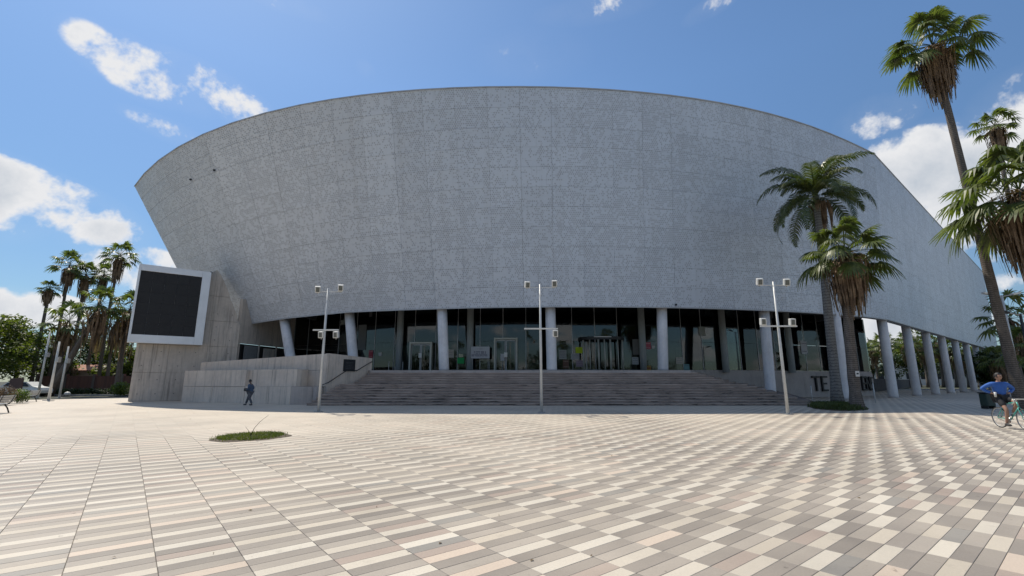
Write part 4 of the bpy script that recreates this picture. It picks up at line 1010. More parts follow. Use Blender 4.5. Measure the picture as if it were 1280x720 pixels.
# ------------------------------------------------------------------ lamp posts with floodlights
def flood(parent, x, z, yaw=0, tilt=25, w_=.27, up=1):
    f = bpy.data.objects.new('floodlight', None); COL.objects.link(f); f.parent = parent; f.location = (x, -.05, z); f.rotation_euler = (R(tilt), 0, R(yaw))
    mb = MB(); mb.box(-w_ / 2, w_ / 2, -.13, .12, -.165, .165, None, .025); mb.build('housing', M_WHITEP, f)
    mb = MB(); mb.box(-w_ / 2 + .045, w_ / 2 - .045, -.14, -.131, -.125, .125, None, .0); mb.build('lens', M_LENS, f)
    mb = MB()
    for k in range(5): mb.box(-w_ / 2 + .03 + k * .05, -w_ / 2 + .045 + k * .05, .121, .16, -.14, .14)
    mb.build('cooling_fin', M_GREYM, f)
    mb = MB(); mb.box(-.02, .02, -.02, .02, -.24, -.166); mb.build('bracket', M_GREYM, f)
def lamp_post(label, x, y, h, top, low, heads, lows, arm_low_z=4.1, tiltz=None):
    t = thing('lamp_post', label, 'lamp post', (x, y, 0), 0, 'white floodlight posts on the plaza')
    mb = MB(); mb.tube([(0, 0, .02), (0, 0, h * .5), (0, 0, h)], [.075, .062, .045], 14); mb.build('pole', M_POLE, t, True)
    mb = MB(); mb.box(-.17, .17, -.17, .17, .001, .028, None, .006); mb.build('base_plate', M_GREYM, t)
    for a in (45, 135, 225, 315):
        b_ = MB(); b_.tube([(math.cos(R(a)) * .17, math.sin(R(a)) * .17, .028), (math.cos(R(a)) * .17, math.sin(R(a)) * .17, .06)], .014, 6); b_.build('bolt', M_GREYM, t)
    mb = MB(); mb.tube([(top[0], 0, h - .18), (top[1], 0, h - .18)], .018, 6); mb.build('top_arm', M_POLE, t)
    mb = MB(); mb.box(low[0], low[1], -.11, -.05, arm_low_z - .035, arm_low_z + .035); mb.build('lower_arm', M_WHITEP, t)
    for hx, hz, yw in heads: flood(t, hx, hz, yw, 18)
    for hx, hz, yw in lows: flood(t, hx, hz, yw, 10, .25)
lamp_post('white lamp post left of the steps, leftmost of three', -9.68, 24.1, 6.3, (-.55, .75), (-.58, .75), [(-.52, 6.24, 22), (.68, 6.32, 18)], [(-.14, 3.86, 0), (.62, 3.86, 0)])
lamp_post('white lamp post in front of the middle of the steps', 1.44, 23.5, 6.4, (-.68, .76), (-.82, .86), [(-.66, 6.36, 12), (.74, 6.42, -4)], [(.74, 3.86, 0)])
lamp_post('white lamp post near the palms, rightmost of three', 12.81, 22.39, 6.3, (-.75, .7), (-.9, .85), [(-.70, 6.28, -10), (.62, 6.26, -14)], [(-.74, 4.32, -8), (.66, 4.30, -8)])
def slim_pole(label, px, py0, py1, Y, box):
    b = Pt(px, py0, Y); top = Pt(px + 13, py1, Y).z; t = thing('slim_pole', label, 'pole', (b.x, Y, 0), 0, 'slim pale poles at the far left')
    mb = MB(); mb.tube([(0, 0, 0), (0, 0, top)], [.10, .06], 10); mb.build('shaft', M_POLE, t, True)
    mb = MB(); mb.box(.05, .3, -.13, .13, box - .2, box + .2, None, .02); mb.build('box', M_GREYM, t)
    mb = MB(); mb.box(-.25, .25, -.25, .25, 0, .05); mb.build('base_plate', M_GREYM, t)
slim_pole('slim pale pole nearest the benches, leftmost of three', 47, 496, 415, 44, 3.9)
slim_pole('slim pale pole in the middle of the three', 60.5, 501, 427, 38, 3.2)
slim_pole('slim pale pole nearest the hedge, rightmost of three', 74, 497, 433, 43, 3.3)
def street_lamp(label, px, py, Y, arms):
    c = Pt(px, py, Y); t = thing('street_lamp', label, 'street lamp', (c.x, Y, 0))
    mb = MB(); mb.tube([(0, 0, 0), (0, 0, c.z)], [.11, .07], 10); mb.build('pole', M_POLE if arms == 2 else M_DARKM, t, True)
    for s_ in ((-1, 1) if arms == 2 else (-1, 1)):
        mb = MB(); mb.tube([(0, 0, c.z - .1), (s_ * .5, 0, c.z), (s_ * .8, 0, c.z + .02)], .03, 6); mb.build('arm', M_GREYM, t)
        mb = MB(); mb.box(-.32, .32, -.14, .14, -.07, .07, Matrix.Translation((s_ * 1.05, 0, c.z + .12)) @ Matrix.Rotation(R(-12 * s_), 4, 'Y'), .03); mb.build('lamp_head', M_WHITEP if arms == 2 else M_DARKM, t)
street_lamp('double-headed street lamp behind the tall palm trunk', 1252, 369, 34, 2)
street_lamp('dark double-headed street lamp at the right edge', 1275, 392, 30, 1)

# ------------------------------------------------------------------ benches, bin, posts, wall, house, car
def bench(label, x, y, rz):
    t = thing('metal_bench', label, 'bench', (x, y, 0), rz, 'metal benches at the left edge')
    for k in range(5):
        mb = MB(); mb.box(-.8, .8, -.22 + k * .095, -.22 + k * .095 + .07, .42, .445, None, .006); mb.build('seat_slat', M_GREYM, t)
    for k in range(4):
        mb = MB(); mb.box(-.8, .8, -.012, .012, -.035, .035, Matrix.Translation((0, .30 + k * .028, .53 + k * .09)) @ Matrix.Rotation(R(-16), 4, 'X'), .006); mb.build('back_slat', M_GREYM, t)
    for s_ in (-.62, .62):
        mb = MB(); mb.tube([(s_, -.24, 0), (s_, -.2, .2), (s_, -.1, .40), (s_, .2, .41), (s_, .3, .5), (s_, .4, .86)], .03, 7); mb.tube([(s_, .3, 0), (s_, .22, .22), (s_, .1, .40)], .03, 7); mb.build('leg_frame', M_DARKM, t, True)
    return t
bench('grey metal slatted bench cut by the left edge', -24.6, 22.9, R(-62)); bench('grey metal bench beside the round green bush', tpx(38, 35.5), 35.5, R(-70))
t = thing('litter_bin', 'dark green litter bin beside the tall palm trunk behind the cyclist', 'bin', (26.75, 27.0, 0))
mb = MB(); mb.box(-.24, .24, -.22, .22, .14, .82, None, .04); mb.build('body', simple('bin_green', (.03, .055, .045), .5, 0, .1, 6), t)
mb = MB(); mb.box(-.27, .27, -.25, .25, .823, .90, None, .03); mb.build('lid', M_DARKM, t)
for s_ in (-.2, .2):
    mb = MB(); mb.box(s_ - .03, s_ + .03, -.2, .2, 0, .138); mb.build('foot', M_DARKM, t)
for px, py, h, lb in ((1015.5, 500, 1.15, 'short thin grey post in front of the left plinth letters'), (1094.5, 503, 1.35, 'short thin grey post at the right end of the plinth')):
    Y = 1.52 * 594.9 / (py - 476.3); p = Pt(px, py, Y); t = thing('thin_post', lb, 'post', (p.x, Y, 0)); mb = MB(); mb.tube([(0, 0, 0), (0, 0, h)], .035, 8); mb.build('shaft', M_POLE, t, True); mb = MB(); mb.ball((0, 0, h + .02), .045, 8, 5); mb.build('cap', M_GREYM, t)
for px, h, lb in ((486.8, .95, 'taller queue post behind the glass left of the first doorway'), (494.6, .5, 'low queue post behind the glass left of the first doorway'), (504.2, .9, 'queue post directly left of the first doorway'), (612, .95, 'queue post right of the white announcement board')):
    Y = 42.6; t = thing('queue_post', lb, 'post', (tpx(px, Y), Y - .9 if px > 600 else Y - .5, 2.3)); mb = MB(); mb.tube([(0, 0, .03), (0, 0, h)], .03, 8); mb.build('shaft', M_POLE, t, True); mb = MB(); mb.tube([(0, 0, 0), (0, 0, .03)], .16, 14); mb.build('foot', M_GREYM, t)
M_BRICK = Mat('red_brick'); P_ = M_BRICK.pos(); bt = M_BRICK.nd('ShaderNodeTexBrick'); M_BRICK.L.new(M_BRICK.scale(P_, (1, 1, 1)), bt.inputs[0]); bt.inputs['Color1'].default_value = (.16, .07, .05, 1); bt.inputs['Color2'].default_value = (.11, .05, .04, 1); bt.inputs['Mortar'].default_value = (.13, .10, .09, 1)
bt.inputs['Scale'].default_value = 3; M_BRICK = M_BRICK.done(bt.outputs[0], .9)
t = thing('brick_wall', 'low red brick wall behind the hedge, left of the arena', 'wall', (tpx(118, 57), 57, 0))
for k in range(4):
    mb = MB(); mb.box(-6.8 + k * 3.4 + .16, -6.8 + (k + 1) * 3.4 - .16, -.12, .12, 0, 2.1); mb.build('brick_panel', M_BRICK, t)
for k in range(5):
    mb = MB(); mb.box(-6.8 + k * 3.4 - .158, -6.8 + k * 3.4 + .158, -.17, .17, 0, 2.35); mb.build('pier', M_BRICK, t)
t = thing('small_house', 'small house with a pale red tiled roof behind the brick wall', 'house', (tpx(121, 64), 64, 0))
mb = MB(); mb.box(-2.6, 2.6, -1.5, 1.5, 0, 2.9); mb.build('wall', simple('house_wall', (.35, .25, .2), .9), t)
M_TILE = simple('clay_tile', (.42, .22, .16), .85, 0, .3, 3)
for s_ in (-1, 1):
    for k in range(14):
        mb = MB(); Mx = Matrix.Translation((-2.75 + (k + .5) * .393, s_ * .85, 3.28)) @ Matrix.Rotation(R(-24 * s_), 4, 'X'); mb.box(-.18, .18, -.98, .98, -.04, .04, Mx, .015); mb.build('roof_tile', M_TILE, t)
for x in (-1.2, 1.2):
    mb = MB(); mb.box(x - .4, x + .4, -1.56, -1.502, 1.1, 2.1); mb.build('window', M_DARKM, t)
t = thing('perimeter_wall', 'long low dark wall seen behind the free-standing columns', 'wall', (0, 0, 0))
a0, a1 = Vector((41.5, 57.5, 0)), Vector((101, 121, 0)); dd = (a1 - a0); nn_ = 16
M_DWALL = simple('dark_render', (.085, .082, .085), .9, 0, .2, .8)
for k in range(nn_):
    c = a0.lerp(a1, (k + .5) / nn_); mb = MB(); L_ = dd.length / nn_ / 2 - .03; mb.box(-L_, L_, -.12, .12, 0, 1.85, Matrix.Translation(c) @ Matrix.Rotation(math.atan2(dd.y, dd.x), 4, 'Z')); mb.build('wall_panel', M_DWALL, t)
t = thing('pale_building', 'long pale low building beyond the trees behind the colonnade', 'building', (tpx(1225, 168), 168, 0), R(-30))
M_PALEB = simple('pale_render', (.50, .48, .43), .9, 0, .08, .2)
mb = MB(); mb.box(-30, 34, 0, 12, 0, 6.6); mb.build('wall', M_PALEB, t)
mb = MB(); mb.box(-30.3, 34.3, -.3, 12.3, 6.61, 7.0); mb.build('parapet', M_PALEB, t)
for k in range(15):
    mb = MB(); mb.box(-28.5 + k * 4.2, -26.7 + k * 4.2, -.05, .0, 2.2, 4.4); mb.build('window', M_DARKM, t)
# parked car at far left
t = thing('parked_car', 'white car parked under the trees at far left, half hidden by shrubs', 'car', (tpx(30, 47), 47, 0), R(8))
prof_ = [(-2.1, .35), (-2.12, .75), (-1.95, .92), (-1.35, .98), (-.85, 1.42), (.75, 1.45), (1.35, 1.0), (2.0, .88), (2.12, .6), (2.1, .35)]
mb = MB(); n = len(prof_); vs = [(x, -.82 if z < 1 else -.68, z) for x, z in prof_] + [(x, .82 if z < 1 else .68, z) for x, z in prof_]
mb.add(vs, [tuple(range(n))[::-1], tuple(range(n, 2 * n))] + [(i, n + i, n + (i + 1) % n, (i + 1) % n)[::-1] for i in range(n)]); mb.build('body', M_WHITEP, t)
for x0, x1 in ((-1.15, -.12), (-.04, 1.12)):
    mb = MB(); mb.add([(x0, -.80, 1.0), (x1, -.80, 1.0), (x1 - (.42 if x1 > 1 else 0), -.70, 1.38), (x0 + (.34 if x0 < -1 else 0), -.70, 1.38)], [(0, 1, 2, 3)]); mb.build('window', M_DARKM, t)
for x in (-1.3, 1.3):
    for s_ in (-.84, .70):
        mb = MB(); mb.tube([(x, s_, .33), (x, s_ + .14, .33)], .33, 18); w_ = mb.build('wheel', M_DARKM, t, True); mb = MB(); mb.tube([(x, s_ - .01 if s_ < 0 else s_ + .15, .33), (x, s_ + .01 if s_ < 0 else s_ + .16, .33)], .19, 12); mb.build('rim', M_GREYM, w_)
t = thing('kiosk_sign', 'dark brown board standing between the parked car and shrubs', 'sign', (tpx(21, 40), 40, 0))
mb = MB(); mb.box(-.55, .55, -.05, .05, .6, 1.75, None, .01); mb.build('board', simple('brown_board', (.05, .03, .03), .7), t)
for s_ in (-.4, .4):
    mb = MB(); mb.box(s_ - .04, s_ + .04, -.04, .04, 0, .598); mb.build('leg', M_DARKM, t)
mb = MB(); mb.box(-30, 6, -.15, .15, -.02, .12, Matrix.Translation((tpx(100, 50.8), 50.8, 0))); mb.build('kerb', M_KERB, kind='structure')
mb = MB(); mb.box(-30, 30, 0, 60, -.04, .06, Matrix.Translation((tpx(60, 51), 51, 0))); mb.build('planted_ground', simple('shaded_turf', (.045, .055, .025), .95, 0, .4, 2), kind='structure')
mb = MB(); mb.ball((0, 0, .22), (.26, .26, .22), 12, 8); o = mb.build('white_stone', M_WHITEP, None, True); o.location = (tpx(87, 49.5), 49.5, 0); tag(o, 'small white painted stone in front of the hedge', 'stone')

# ------------------------------------------------------------------ papers, boards and boxes at the glass
def glass_point(px, py, off_=.09):
    tt = (px - 640) / 594.9
    for a, b in zip(GL, GL[1:]):
        fa, fb = a.x - tt * a.y, b.x - tt * b.y
        if fa <= 0 < fb:
            p = a.lerp(b, fa / (fa - fb)); d = (b - a).normalized(); n_ = Vector((d.y, -d.x, 0)); q = Pt(px, py, p.y); return Vector((p.x, p.y, q.z)) + n_ * off_, d, n_
def paper(x0, y0, x1, y1, col, label, cat='notice', name='paper_notice', depth=.012, lines=3, off_=.05, ink=(.12, .11, .13)):
    a, d, n_ = glass_point((x0 + x1) / 2, y1, off_); b, _, _ = glass_point((x0 + x1) / 2, y0, off_)
    w_ = (x1 - x0) / 594.9 * a.y; h = b.z - a.z; o = thing(name, label, cat, tuple(a), math.atan2(d.y, d.x))
    mb = MB(); mb.box(-w_ / 2, w_ / 2, -depth, 0, 0, h, None, .003); mb.build('sheet', simple('paper_' + label.split()[0], col, .85, 0, .05, 4), o)
    if lines:
        m_ = MB(); mt = simple('ink', ink, .8)
        for k in range(lines):
            z = h * (.82 - .62 * k / max(1, lines - 1)) if lines > 1 else h * .5; x = -w_ * .38
            while x < w_ * .36: l_ = rg.uniform(.04, .12) * max(1, w_ / .8); m_.box(x, min(x + l_, w_ * .4), -depth - .003, -depth - .001, z - h * .035, z + h * .035); x += l_ + .035
        m_.build('printed_lines', mt, o)
    return o
paper(459, 438, 465, 447.5, (.35, .06, .08), 'small red and pink notice at the top of the cheek wall', lines=2, ink=(.5, .3, .3))
paper(471.5, 440.5, 476, 445, (.5, .5, .48), 'tiny white notice right of the red one on dark glass', lines=2)
paper(559.2, 437, 566.8, 447, (.45, .42, .36), 'cream poster right beside the third column', lines=4)
paper(571, 447, 580, 454.5, (.02, .32, .09), 'bright green sheet low on the glass', lines=0)
paper(573, 442.5, 578.5, 446.4, (.5, .5, .36), 'small pale card above the green sheet', lines=1)
paper(720.3, 434, 730.3, 441.6, (.42, .55, .02), 'lime yellow sheet left of the revolving entrance', lines=0)
paper(714.3, 441.9, 725, 449.3, (.36, .37, .37), 'grey white poster just under the lime sheet', lines=4)
paper(720.5, 450.3, 730.3, 458.3, (.34, .26, .30), 'pinkish poster, lowest of those left of the revolving entrance', lines=3)
paper(699.5, 437.5, 708.7, 449, (.30, .32, .31), 'grey printed poster right beside the middle column', lines=5)
paper(704, 449.8, 711.5, 460.5, (.13, .07, .05), 'dark brown poster under the grey printed poster', lines=2, ink=(.3, .25, .2))
paper(808, 428, 816, 436.5, (.42, .10, .14), 'pinkish red poster left of the fifth column', lines=2, ink=(.6, .5, .5))
paper(816.6, 432, 820.5, 435.6, (.5, .5, .5), 'small white card touching the red poster', lines=1)
paper(791, 446.5, 799.5, 455.5, (.42, .45, .45), 'white poster right of the revolving entrance', lines=3)
paper(792.5, 424, 801, 443.5, (.16, .16, .15), 'tall faint grey banner right of the revolving entrance', 'banner', 'glass_banner', lines=0)
paper(846, 446.8, 855, 455, (.45, .43, .37), 'cream poster right of the fifth column', lines=3)
paper(855.2, 455.2, 863, 463.4, (.16, .30, .30), 'teal sheet below the cream poster', lines=2)
paper(877.5, 408.5, 886.5, 419.5, (.25, .27, .25), 'faint pale sheet high on the glass', lines=0)
paper(1004, 426.5, 1015, 442.5, (.40, .41, .42), 'pale double poster high on the glass left of the palms', lines=2)
paper(443.5, 406, 455.5, 437.5, (.13, .14, .14), 'tall dim grey banner between the second column and dark glass', 'banner', 'glass_banner', lines=0)
# announcement board on a stand
a, d, n_ = glass_point(601.5, 448.5, .75); b, _, _ = glass_point(601.5, 434, .75)
t = thing('announcement_board', 'large white announcement board with two lines of dark blue lettering', 'sign', (a.x, a.y, 2.3), math.atan2(d.y, d.x)); w_ = 24 / 594.9 * a.y; z0, z1 = a.z - 2.3, b.z - 2.3
mb = MB(); mb.box(-w_ / 2, w_ / 2, -.02, .02, z0, z1, None, .006); mb.build('board', simple('board_white', (.46, .47, .49), .6, 0, .05, 3), t)
mb = MB(); mt = simple('navy_ink', (.02, .02, .07), .7)
for zz, x0, x1, hh in ((.80, -.16, .16, .02), (.50, -.33, .30, .10), (.26, -.45, .42, .085)):
    x = x0 * w_
    while x < x1 * w_:
        l_ = .07 if hh > .05 else .04; zc = z0 + (z1 - z0) * zz; h_ = hh * (z1 - z0)
        mb.box(x, x + .022, -.026, -.021, zc - h_, zc + h_); mb.box(x + .023, x + l_, -.026, -.021, zc + h_ * .55, zc + h_)
        if rg.random() < .6: mb.box(x + .023, x + l_, -.026, -.021, zc - h_, zc - h_ * .6)
        if rg.random() < .6: mb.box(x + l_ - .02, x + l_, -.026, -.021, zc - h_ * .55, zc + h_ * .5)
        x += l_ + .03 + (.06 if rg.random() < .12 else 0)
mb.build('lettering', mt, t)
for s_ in (-.42, .42):
    mb = MB(); mb.tube([(s_ * w_, .04, 0), (s_ * w_, .04, z1 + .1)], .022, 6); mb.build('leg', M_GREYM, t)
a, d, n_ = glass_point(628.5, 449, .5); t = thing('notice_stand', 'small white notice on a thin stand in the middle doorway', 'sign', (a.x, a.y - .2, 2.3)); mb = MB(); mb.box(-.17, .17, -.01, .01, .95, 1.55, None, .004); mb.build('sheet', simple('notice_paper', (.42, .43, .43), .8), t)
mb = MB(); mb.tube([(0, .03, 0), (0, .03, 1.2)], .02, 6); mb.build('pole', M_GREYM, t); mb = MB(); mb.tube([(0, .03, 0), (0, .03, .025)], .15, 12); mb.build('foot', M_GREYM, t)
a, d, n_ = glass_point(806, 461, .45); t = thing('cardboard_box', 'small yellow and red box on the floor right of the revolving entrance', 'box', (a.x, a.y, 2.3)); mb = MB(); mb.box(-.36, .36, -.2, .2, 0, .55, None, .01); mb.build('carton', simple('carton', (.30, .20, .05), .8, 0, .3, 4), t); mb = MB(); mb.box(-.365, .365, -.205, .205, .28, .36); mb.build('red_band', simple('red_band', (.25, .04, .03), .8), t)
o_ = Pt(1061.3, 467.5, 26.2); t = thing('tree_notice', 'small white sheet pinned to the short fan palm trunk', 'notice', (19.02, 26.12, o_.z - .14)); mb = MB(); mb.box(-.11, .11, -.006, .006, 0, .30, None, .002); mb.build('sheet', M_WHITEP, t); mb = MB(); mb.box(-.06, .06, -.009, -.007, .12, .2); mb.build('printed_lines', M_DARKM, t)

# ------------------------------------------------------------------ people
def skinned(name, nodes, edges, mat, parent, root=0, sub=2):
    keys = list(nodes); me = bpy.data.meshes.new(name); me.from_pydata([nodes[k][0] for k in keys], [(keys.index(a), keys.index(b)) for a, b in edges], []); me.update()
    o = link(name, me, parent); o.modifiers.new('skin', 'SKIN'); sk_ = me.skin_vertices[0].data
    for i, k in enumerate(keys):
        r = nodes[k][1]; sk_[i].radius = (r, r) if not hasattr(r, '__len__') else r; sk_[i].use_root = (i == root)
    o.modifiers['skin'].use_smooth_shade = True
    s_ = o.modifiers.new('sub', 'SUBSURF'); s_.levels = sub; s_.render_levels = sub
    dg = bpy.context.evaluated_depsgraph_get(); m2 = bpy.data.meshes.new_from_object(o.evaluated_get(dg)); o.modifiers.clear(); o.data = m2
    m2.materials.clear(); m2.materials.append(mat); m2.polygons.foreach_set('use_smooth', [True] * len(m2.polygons)); m2.name = name
    return o
def chain(*k): return list(zip(k, k[1:]))
def hand(nodes, edges, wrist, pre, at, fwd, side, down, s=1.0, curl=.5):
    """palm, five unequal bent fingers: fwd along the palm, side towards the thumb"""
    at, fwd, side, down = Vector(at), Vector(fwd).normalized(), Vector(side).normalized(), Vector(down).normalized()
    nodes[pre + 'palm'] = (at + fwd * .045 * s, (.030 * s, .018 * s)); edges.append((wrist, pre + 'palm'))
    nodes[pre + 'kn'] = (at + fwd * .085 * s, (.034 * s, .015 * s)); edges.append((pre + 'palm', pre + 'kn'))
    for i, (o_, l_) in enumerate(((.030, .070), (.010, .080), (-.010, .074), (-.029, .058))):
        a = at + fwd * .09 * s + side * o_ * s; b = a + (fwd * (1 - curl * .3) + down * curl * .6).normalized() * l_ * .5 * s; c = b + (fwd * (1 - curl) + down * curl).normalized() * l_ * .5 * s
        nodes[f'{pre}f{i}a'] = (a, .0092 * s); nodes[f'{pre}f{i}b'] = (b, .0085 * s); nodes[f'{pre}f{i}c'] = (c, .0072 * s); edges.extend([(pre + 'kn', f'{pre}f{i}a'), (f'{pre}f{i}a', f'{pre}f{i}b'), (f'{pre}f{i}b', f'{pre}f{i}c')])
    a = at + fwd * .03 * s + side * .034 * s; b = a + (fwd * .6 + side * .5 + down * .4) * .04 * s; c = b + (fwd + down * .5) * .025 * s
    nodes[pre + 'ta'] = (a, .012 * s); nodes[pre + 'tb'] = (b, .010 * s); nodes[pre + 'tc'] = (c, .008 * s); edges.extend([(pre + 'palm', pre + 'ta'), (pre + 'ta', pre + 'tb'), (pre + 'tb', pre + 'tc')])
def head_into(mb, c, yaw, pitch=0, s=1.0):
    """skull, jaw, nose, ears, brows in one surface set; face looks along +x before the yaw"""
    M_ = Matrix.Translation(c) @ Matrix.Rotation(yaw, 4, 'Z') @ Matrix.Rotation(pitch, 4, 'Y')
    n, m_ = 24, 18; vs = []
    for i in range(m_ + 1):
        th = math.pi * i / m_
        for k in range(n):
            ph = 2 * math.pi * k / n; x, y, z = math.sin(th) * math.cos(ph), math.sin(th) * math.sin(ph), math.cos(th)
            rx, ry, rz = .098, .077, .118
            jaw = max(0, -z - .1); px_ = x * rx * (1 - .12 * jaw) + (.012 * jaw if x > 0 else -.02 * -jaw * .6); py_ = y * ry * (1 - .38 * jaw); pz_ = z * rz
            if x > .55 and abs(y) < .38:
                if -.42 < z < .08: px_ += .024 * (1 - abs(y) / .38) * (.08 - z) / .5 if z > -.34 else .006      # nose
                if .08 < z < .26: px_ += .005                                                              # brow
            if x > .5 and .12 < abs(y) < .6 and -.06 < z < .12: px_ -= .008                                     # eye sockets
            if x > .5 and abs(y) < .4 and -.62 < z < -.50: px_ += .006                                          # lips
            vs.append(M_ @ Vector((px_ * s, py_ * s, pz_ * s)))
    mb.add(vs, [(i * n + k, (i + 1) * n + k, (i + 1) * n + (k + 1) % n, i * n + (k + 1) % n) for i in range(m_) for k in range(n)])
    for sd in (-1, 1): mb.ball(M_ @ Vector((-.005 * s, sd * .078 * s, -.012 * s)), (.018 * s, .008 * s, .031 * s), 8, 6, Matrix.Rotation(yaw, 4, 'Z'))
    return M_
def face_details(M_, s, parent, skin_dark, hairm, style='short'):
    mb = MB()
    for sd in (-1, 1): mb.ball(M_ @ Vector((.083 * s, sd * .032 * s, .012 * s)), .011 * s, 8, 6)
    mb.build('eyes', M_EYE, parent, True)
    mb = MB()
    n, m_ = 22, 12; vs = []
    for i in range(m_ + 1):
        th = (math.pi * .60) * i / m_
        for k in range(n):
            ph = 2 * math.pi * k / n; x, y, z = math.sin(th) * math.cos(ph), math.sin(th) * math.sin(ph), math.cos(th)
            cut = x > .35 and z < .52; q = 1.10 + .03 * math.sin(7 * ph + 3 * th) + .02 * math.sin(13 * ph)
            if cut: q = .93
            vs.append(M_ @ Vector((x * .098 * q * s - .004 * s, y * .078 * q * s, z * .120 * q * s + .004 * s)))
    mb.add(vs, [(i * n + k, (i + 1) * n + k, (i + 1) * n + (k + 1) % n, i * n + (k + 1) % n) for i in range(m_) for k in range(n)]); mb.build('hair', hairm, parent, True)
M_EYE = simple('eye', (.02, .015, .01), .2); M_SKIN = simple('skin', (.33, .185, .125), .5, 0, .06, 8); M_SKIND = simple('skin_deep', (.12, .07, .05), .55, 0, .06, 8); M_HAIR = simple('dark_hair', (.012, .010, .010), .6)
M_BLUE = simple('blue_jersey', (.028, .105, .36), .75, 0, .18, 5, bump=.3); M_SHORTS = simple('black_shorts', (.015, .015, .018), .8, 0, .2, 9); M_SHOE = simple('dark_shoe', (.03, .03, .032), .6)
M_JACKET = simple('slate_jacket', (.05, .08, .135), .8, 0, .25, 6, bump=.3); M_TROUSER = simple('grey_trousers', (.085, .085, .095), .85, 0, .2, 6, bump=.3)
def merge_head(body, mbh, mat):
    me = mbh.mesh('head', mat, True); bm = bmesh.new(); bm.from_mesh(body.data); bm.from_mesh(me); bm.to_mesh(body.data); bm.free(); body.data.polygons.foreach_set('use_smooth', [True] * len(body.data.polygons))

# walking person in front of the ramp; faces -x (to the left), local x forward
def walker():
    t = thing('person', 'person in slate jacket and grey trousers walking left past the concrete ramp', 'person', (-16.75, 30.6, 0), R(168))
    s = .905
    def v(x, y, z): return Vector((x * s, y * s, z * s))
    N_ = {'pelvis': (v(0, 0, .96), .13 * s), 'waist': (v(0, 0, 1.08), .115 * s), 'chest': (v(.02, 0, 1.30), (.15 * s, .115 * s)), 'neckb': (v(.035, 0, 1.46), .075 * s), 'neck': (v(.06, 0, 1.53), .052 * s), 'skull': (v(.08, 0, 1.60), .055 * s)}
    E_ = chain('pelvis', 'waist', 'chest', 'neckb', 'neck', 'skull')
    for sd, p in ((1, 'l'), (-1, 'r')):
        fwd_ = 1 if sd < 0 else -1
        N_[p + 'hip'] = (v(0, sd * .09, .90), .088 * s); N_[p + 'thigh'] = (v(.13 * fwd_, sd * .10, .70), .078 * s)
        N_[p + 'knee'] = (v(.22 if fwd_ > 0 else -.06, sd * .10, .50), .056 * s); N_[p + 'calf'] = (v(.27 if fwd_ > 0 else -.18, sd * .10, .34), .052 * s); N_[p + 'ankle'] = (v(.34 if fwd_ > 0 else -.30, sd * .10, .10), .036 * s)
        N_[p + 'heel'] = (v((.34 if fwd_ > 0 else -.31), sd * .10, .05), .036 * s); N_[p + 'toe'] = (v((.53 if fwd_ > 0 else -.13), sd * .11, .035), .030 * s)
        E_ += [('pelvis', p + 'hip')] + chain(p + 'hip', p + 'thigh', p + 'knee', p + 'calf', p + 'ankle', p + 'heel', p + 'toe')
        N_[p + 'sh'] = (v(.03, sd * .18, 1.40), .062 * s); N_[p + 'ua'] = (v(-.02, sd * .225, 1.26), .050 * s); N_[p + 'el'] = (v(-.03, sd * .235, 1.12), .042 * s); N_[p + 'fa'] = (v(.12, sd * .20, 1.07), .037 * s); N_[p + 'wr'] = (v(.24, sd * .14, 1.08), .026 * s)
        E_ += [('chest', p + 'sh')] + chain(p + 'sh', p + 'ua', p + 'el', p + 'fa', p + 'wr'); hand(N_, E_, p + 'wr', p, v(.25, sd * .135, 1.08), (1, -sd * .45, .05), (0, 0, 1), (0, -sd, -.2), s, .7)
    body = skinned('body', N_, E_, M_SKIND, t); mh = MB(); M_ = head_into(mh, v(.10, 0, 1.665), 0, R(12), s * 1.02); merge_head(body, mh, M_SKIND); face_details(M_, s, t, None, M_HAIR)
    q = 1.22
    def grow(keys, k_=1.2, add=.012, over=None):
        d = {}
        for a in keys:
            p_, r = N_[a]; d[a] = (p_, (tuple(x * k_ + add for x in r) if hasattr(r, '__len__') else r * k_ + add))
        if over: d.update(over)
        return d
    jk = grow(['waist', 'chest', 'neckb', 'lsh', 'lua', 'lel', 'lfa', 'rsh', 'rua', 'rel', 'rfa'], 1.16, .014); jk['hem'] = (v(0, 0, .93), .165 * s); jk['lcuff'] = (N_['lfa'][0].lerp(N_['lwr'][0], .75), .042); jk['rcuff'] = (N_['rfa'][0].lerp(N_['rwr'][0], .75), .042)
    skinned('jacket', jk, chain('hem', 'waist', 'chest', 'neckb') + chain('chest', 'lsh', 'lua', 'lel', 'lfa', 'lcuff') + chain('chest', 'rsh', 'rua', 'rel', 'rfa', 'rcuff'), M_JACKET, t)
    tr_ = grow(['pelvis', 'lhip', 'lthigh', 'lknee', 'lcalf', 'rhip', 'rthigh', 'rknee', 'rcalf'], 1.16, .018)
    for p in 'lr': tr_[p + 'hem'] = (N_[p + 'ankle'][0] + Vector((0, 0, .02)), .066)
    skinned('trousers', tr_, [('pelvis', 'lhip'), ('pelvis', 'rhip')] + chain('lhip', 'lthigh', 'lknee', 'lcalf', 'lhem') + chain('rhip', 'rthigh', 'rknee', 'rcalf', 'rhem'), M_TROUSER, t)
    for p in 'lr':
        a, b = N_[p + 'heel'][0], N_[p + 'toe'][0]; mb = MB(); mb.ball(a.lerp(b, .45) + Vector((0, 0, .006)), (.135, .048, .046), 12, 7); mb.build('shoe', M_SHOE, t, True)
    # dark bag carried in the hands
    mb = MB(); mb.box(.27, .42, -.12, .12, .88, 1.07, None, .03); o = mb.build('shoulder_bag', M_SHOE); o.parent = None; o.location = t.location; o.rotation_euler = t.rotation_euler
    tag(o, 'small dark bag held in front by the walking person', 'bag')
walker()

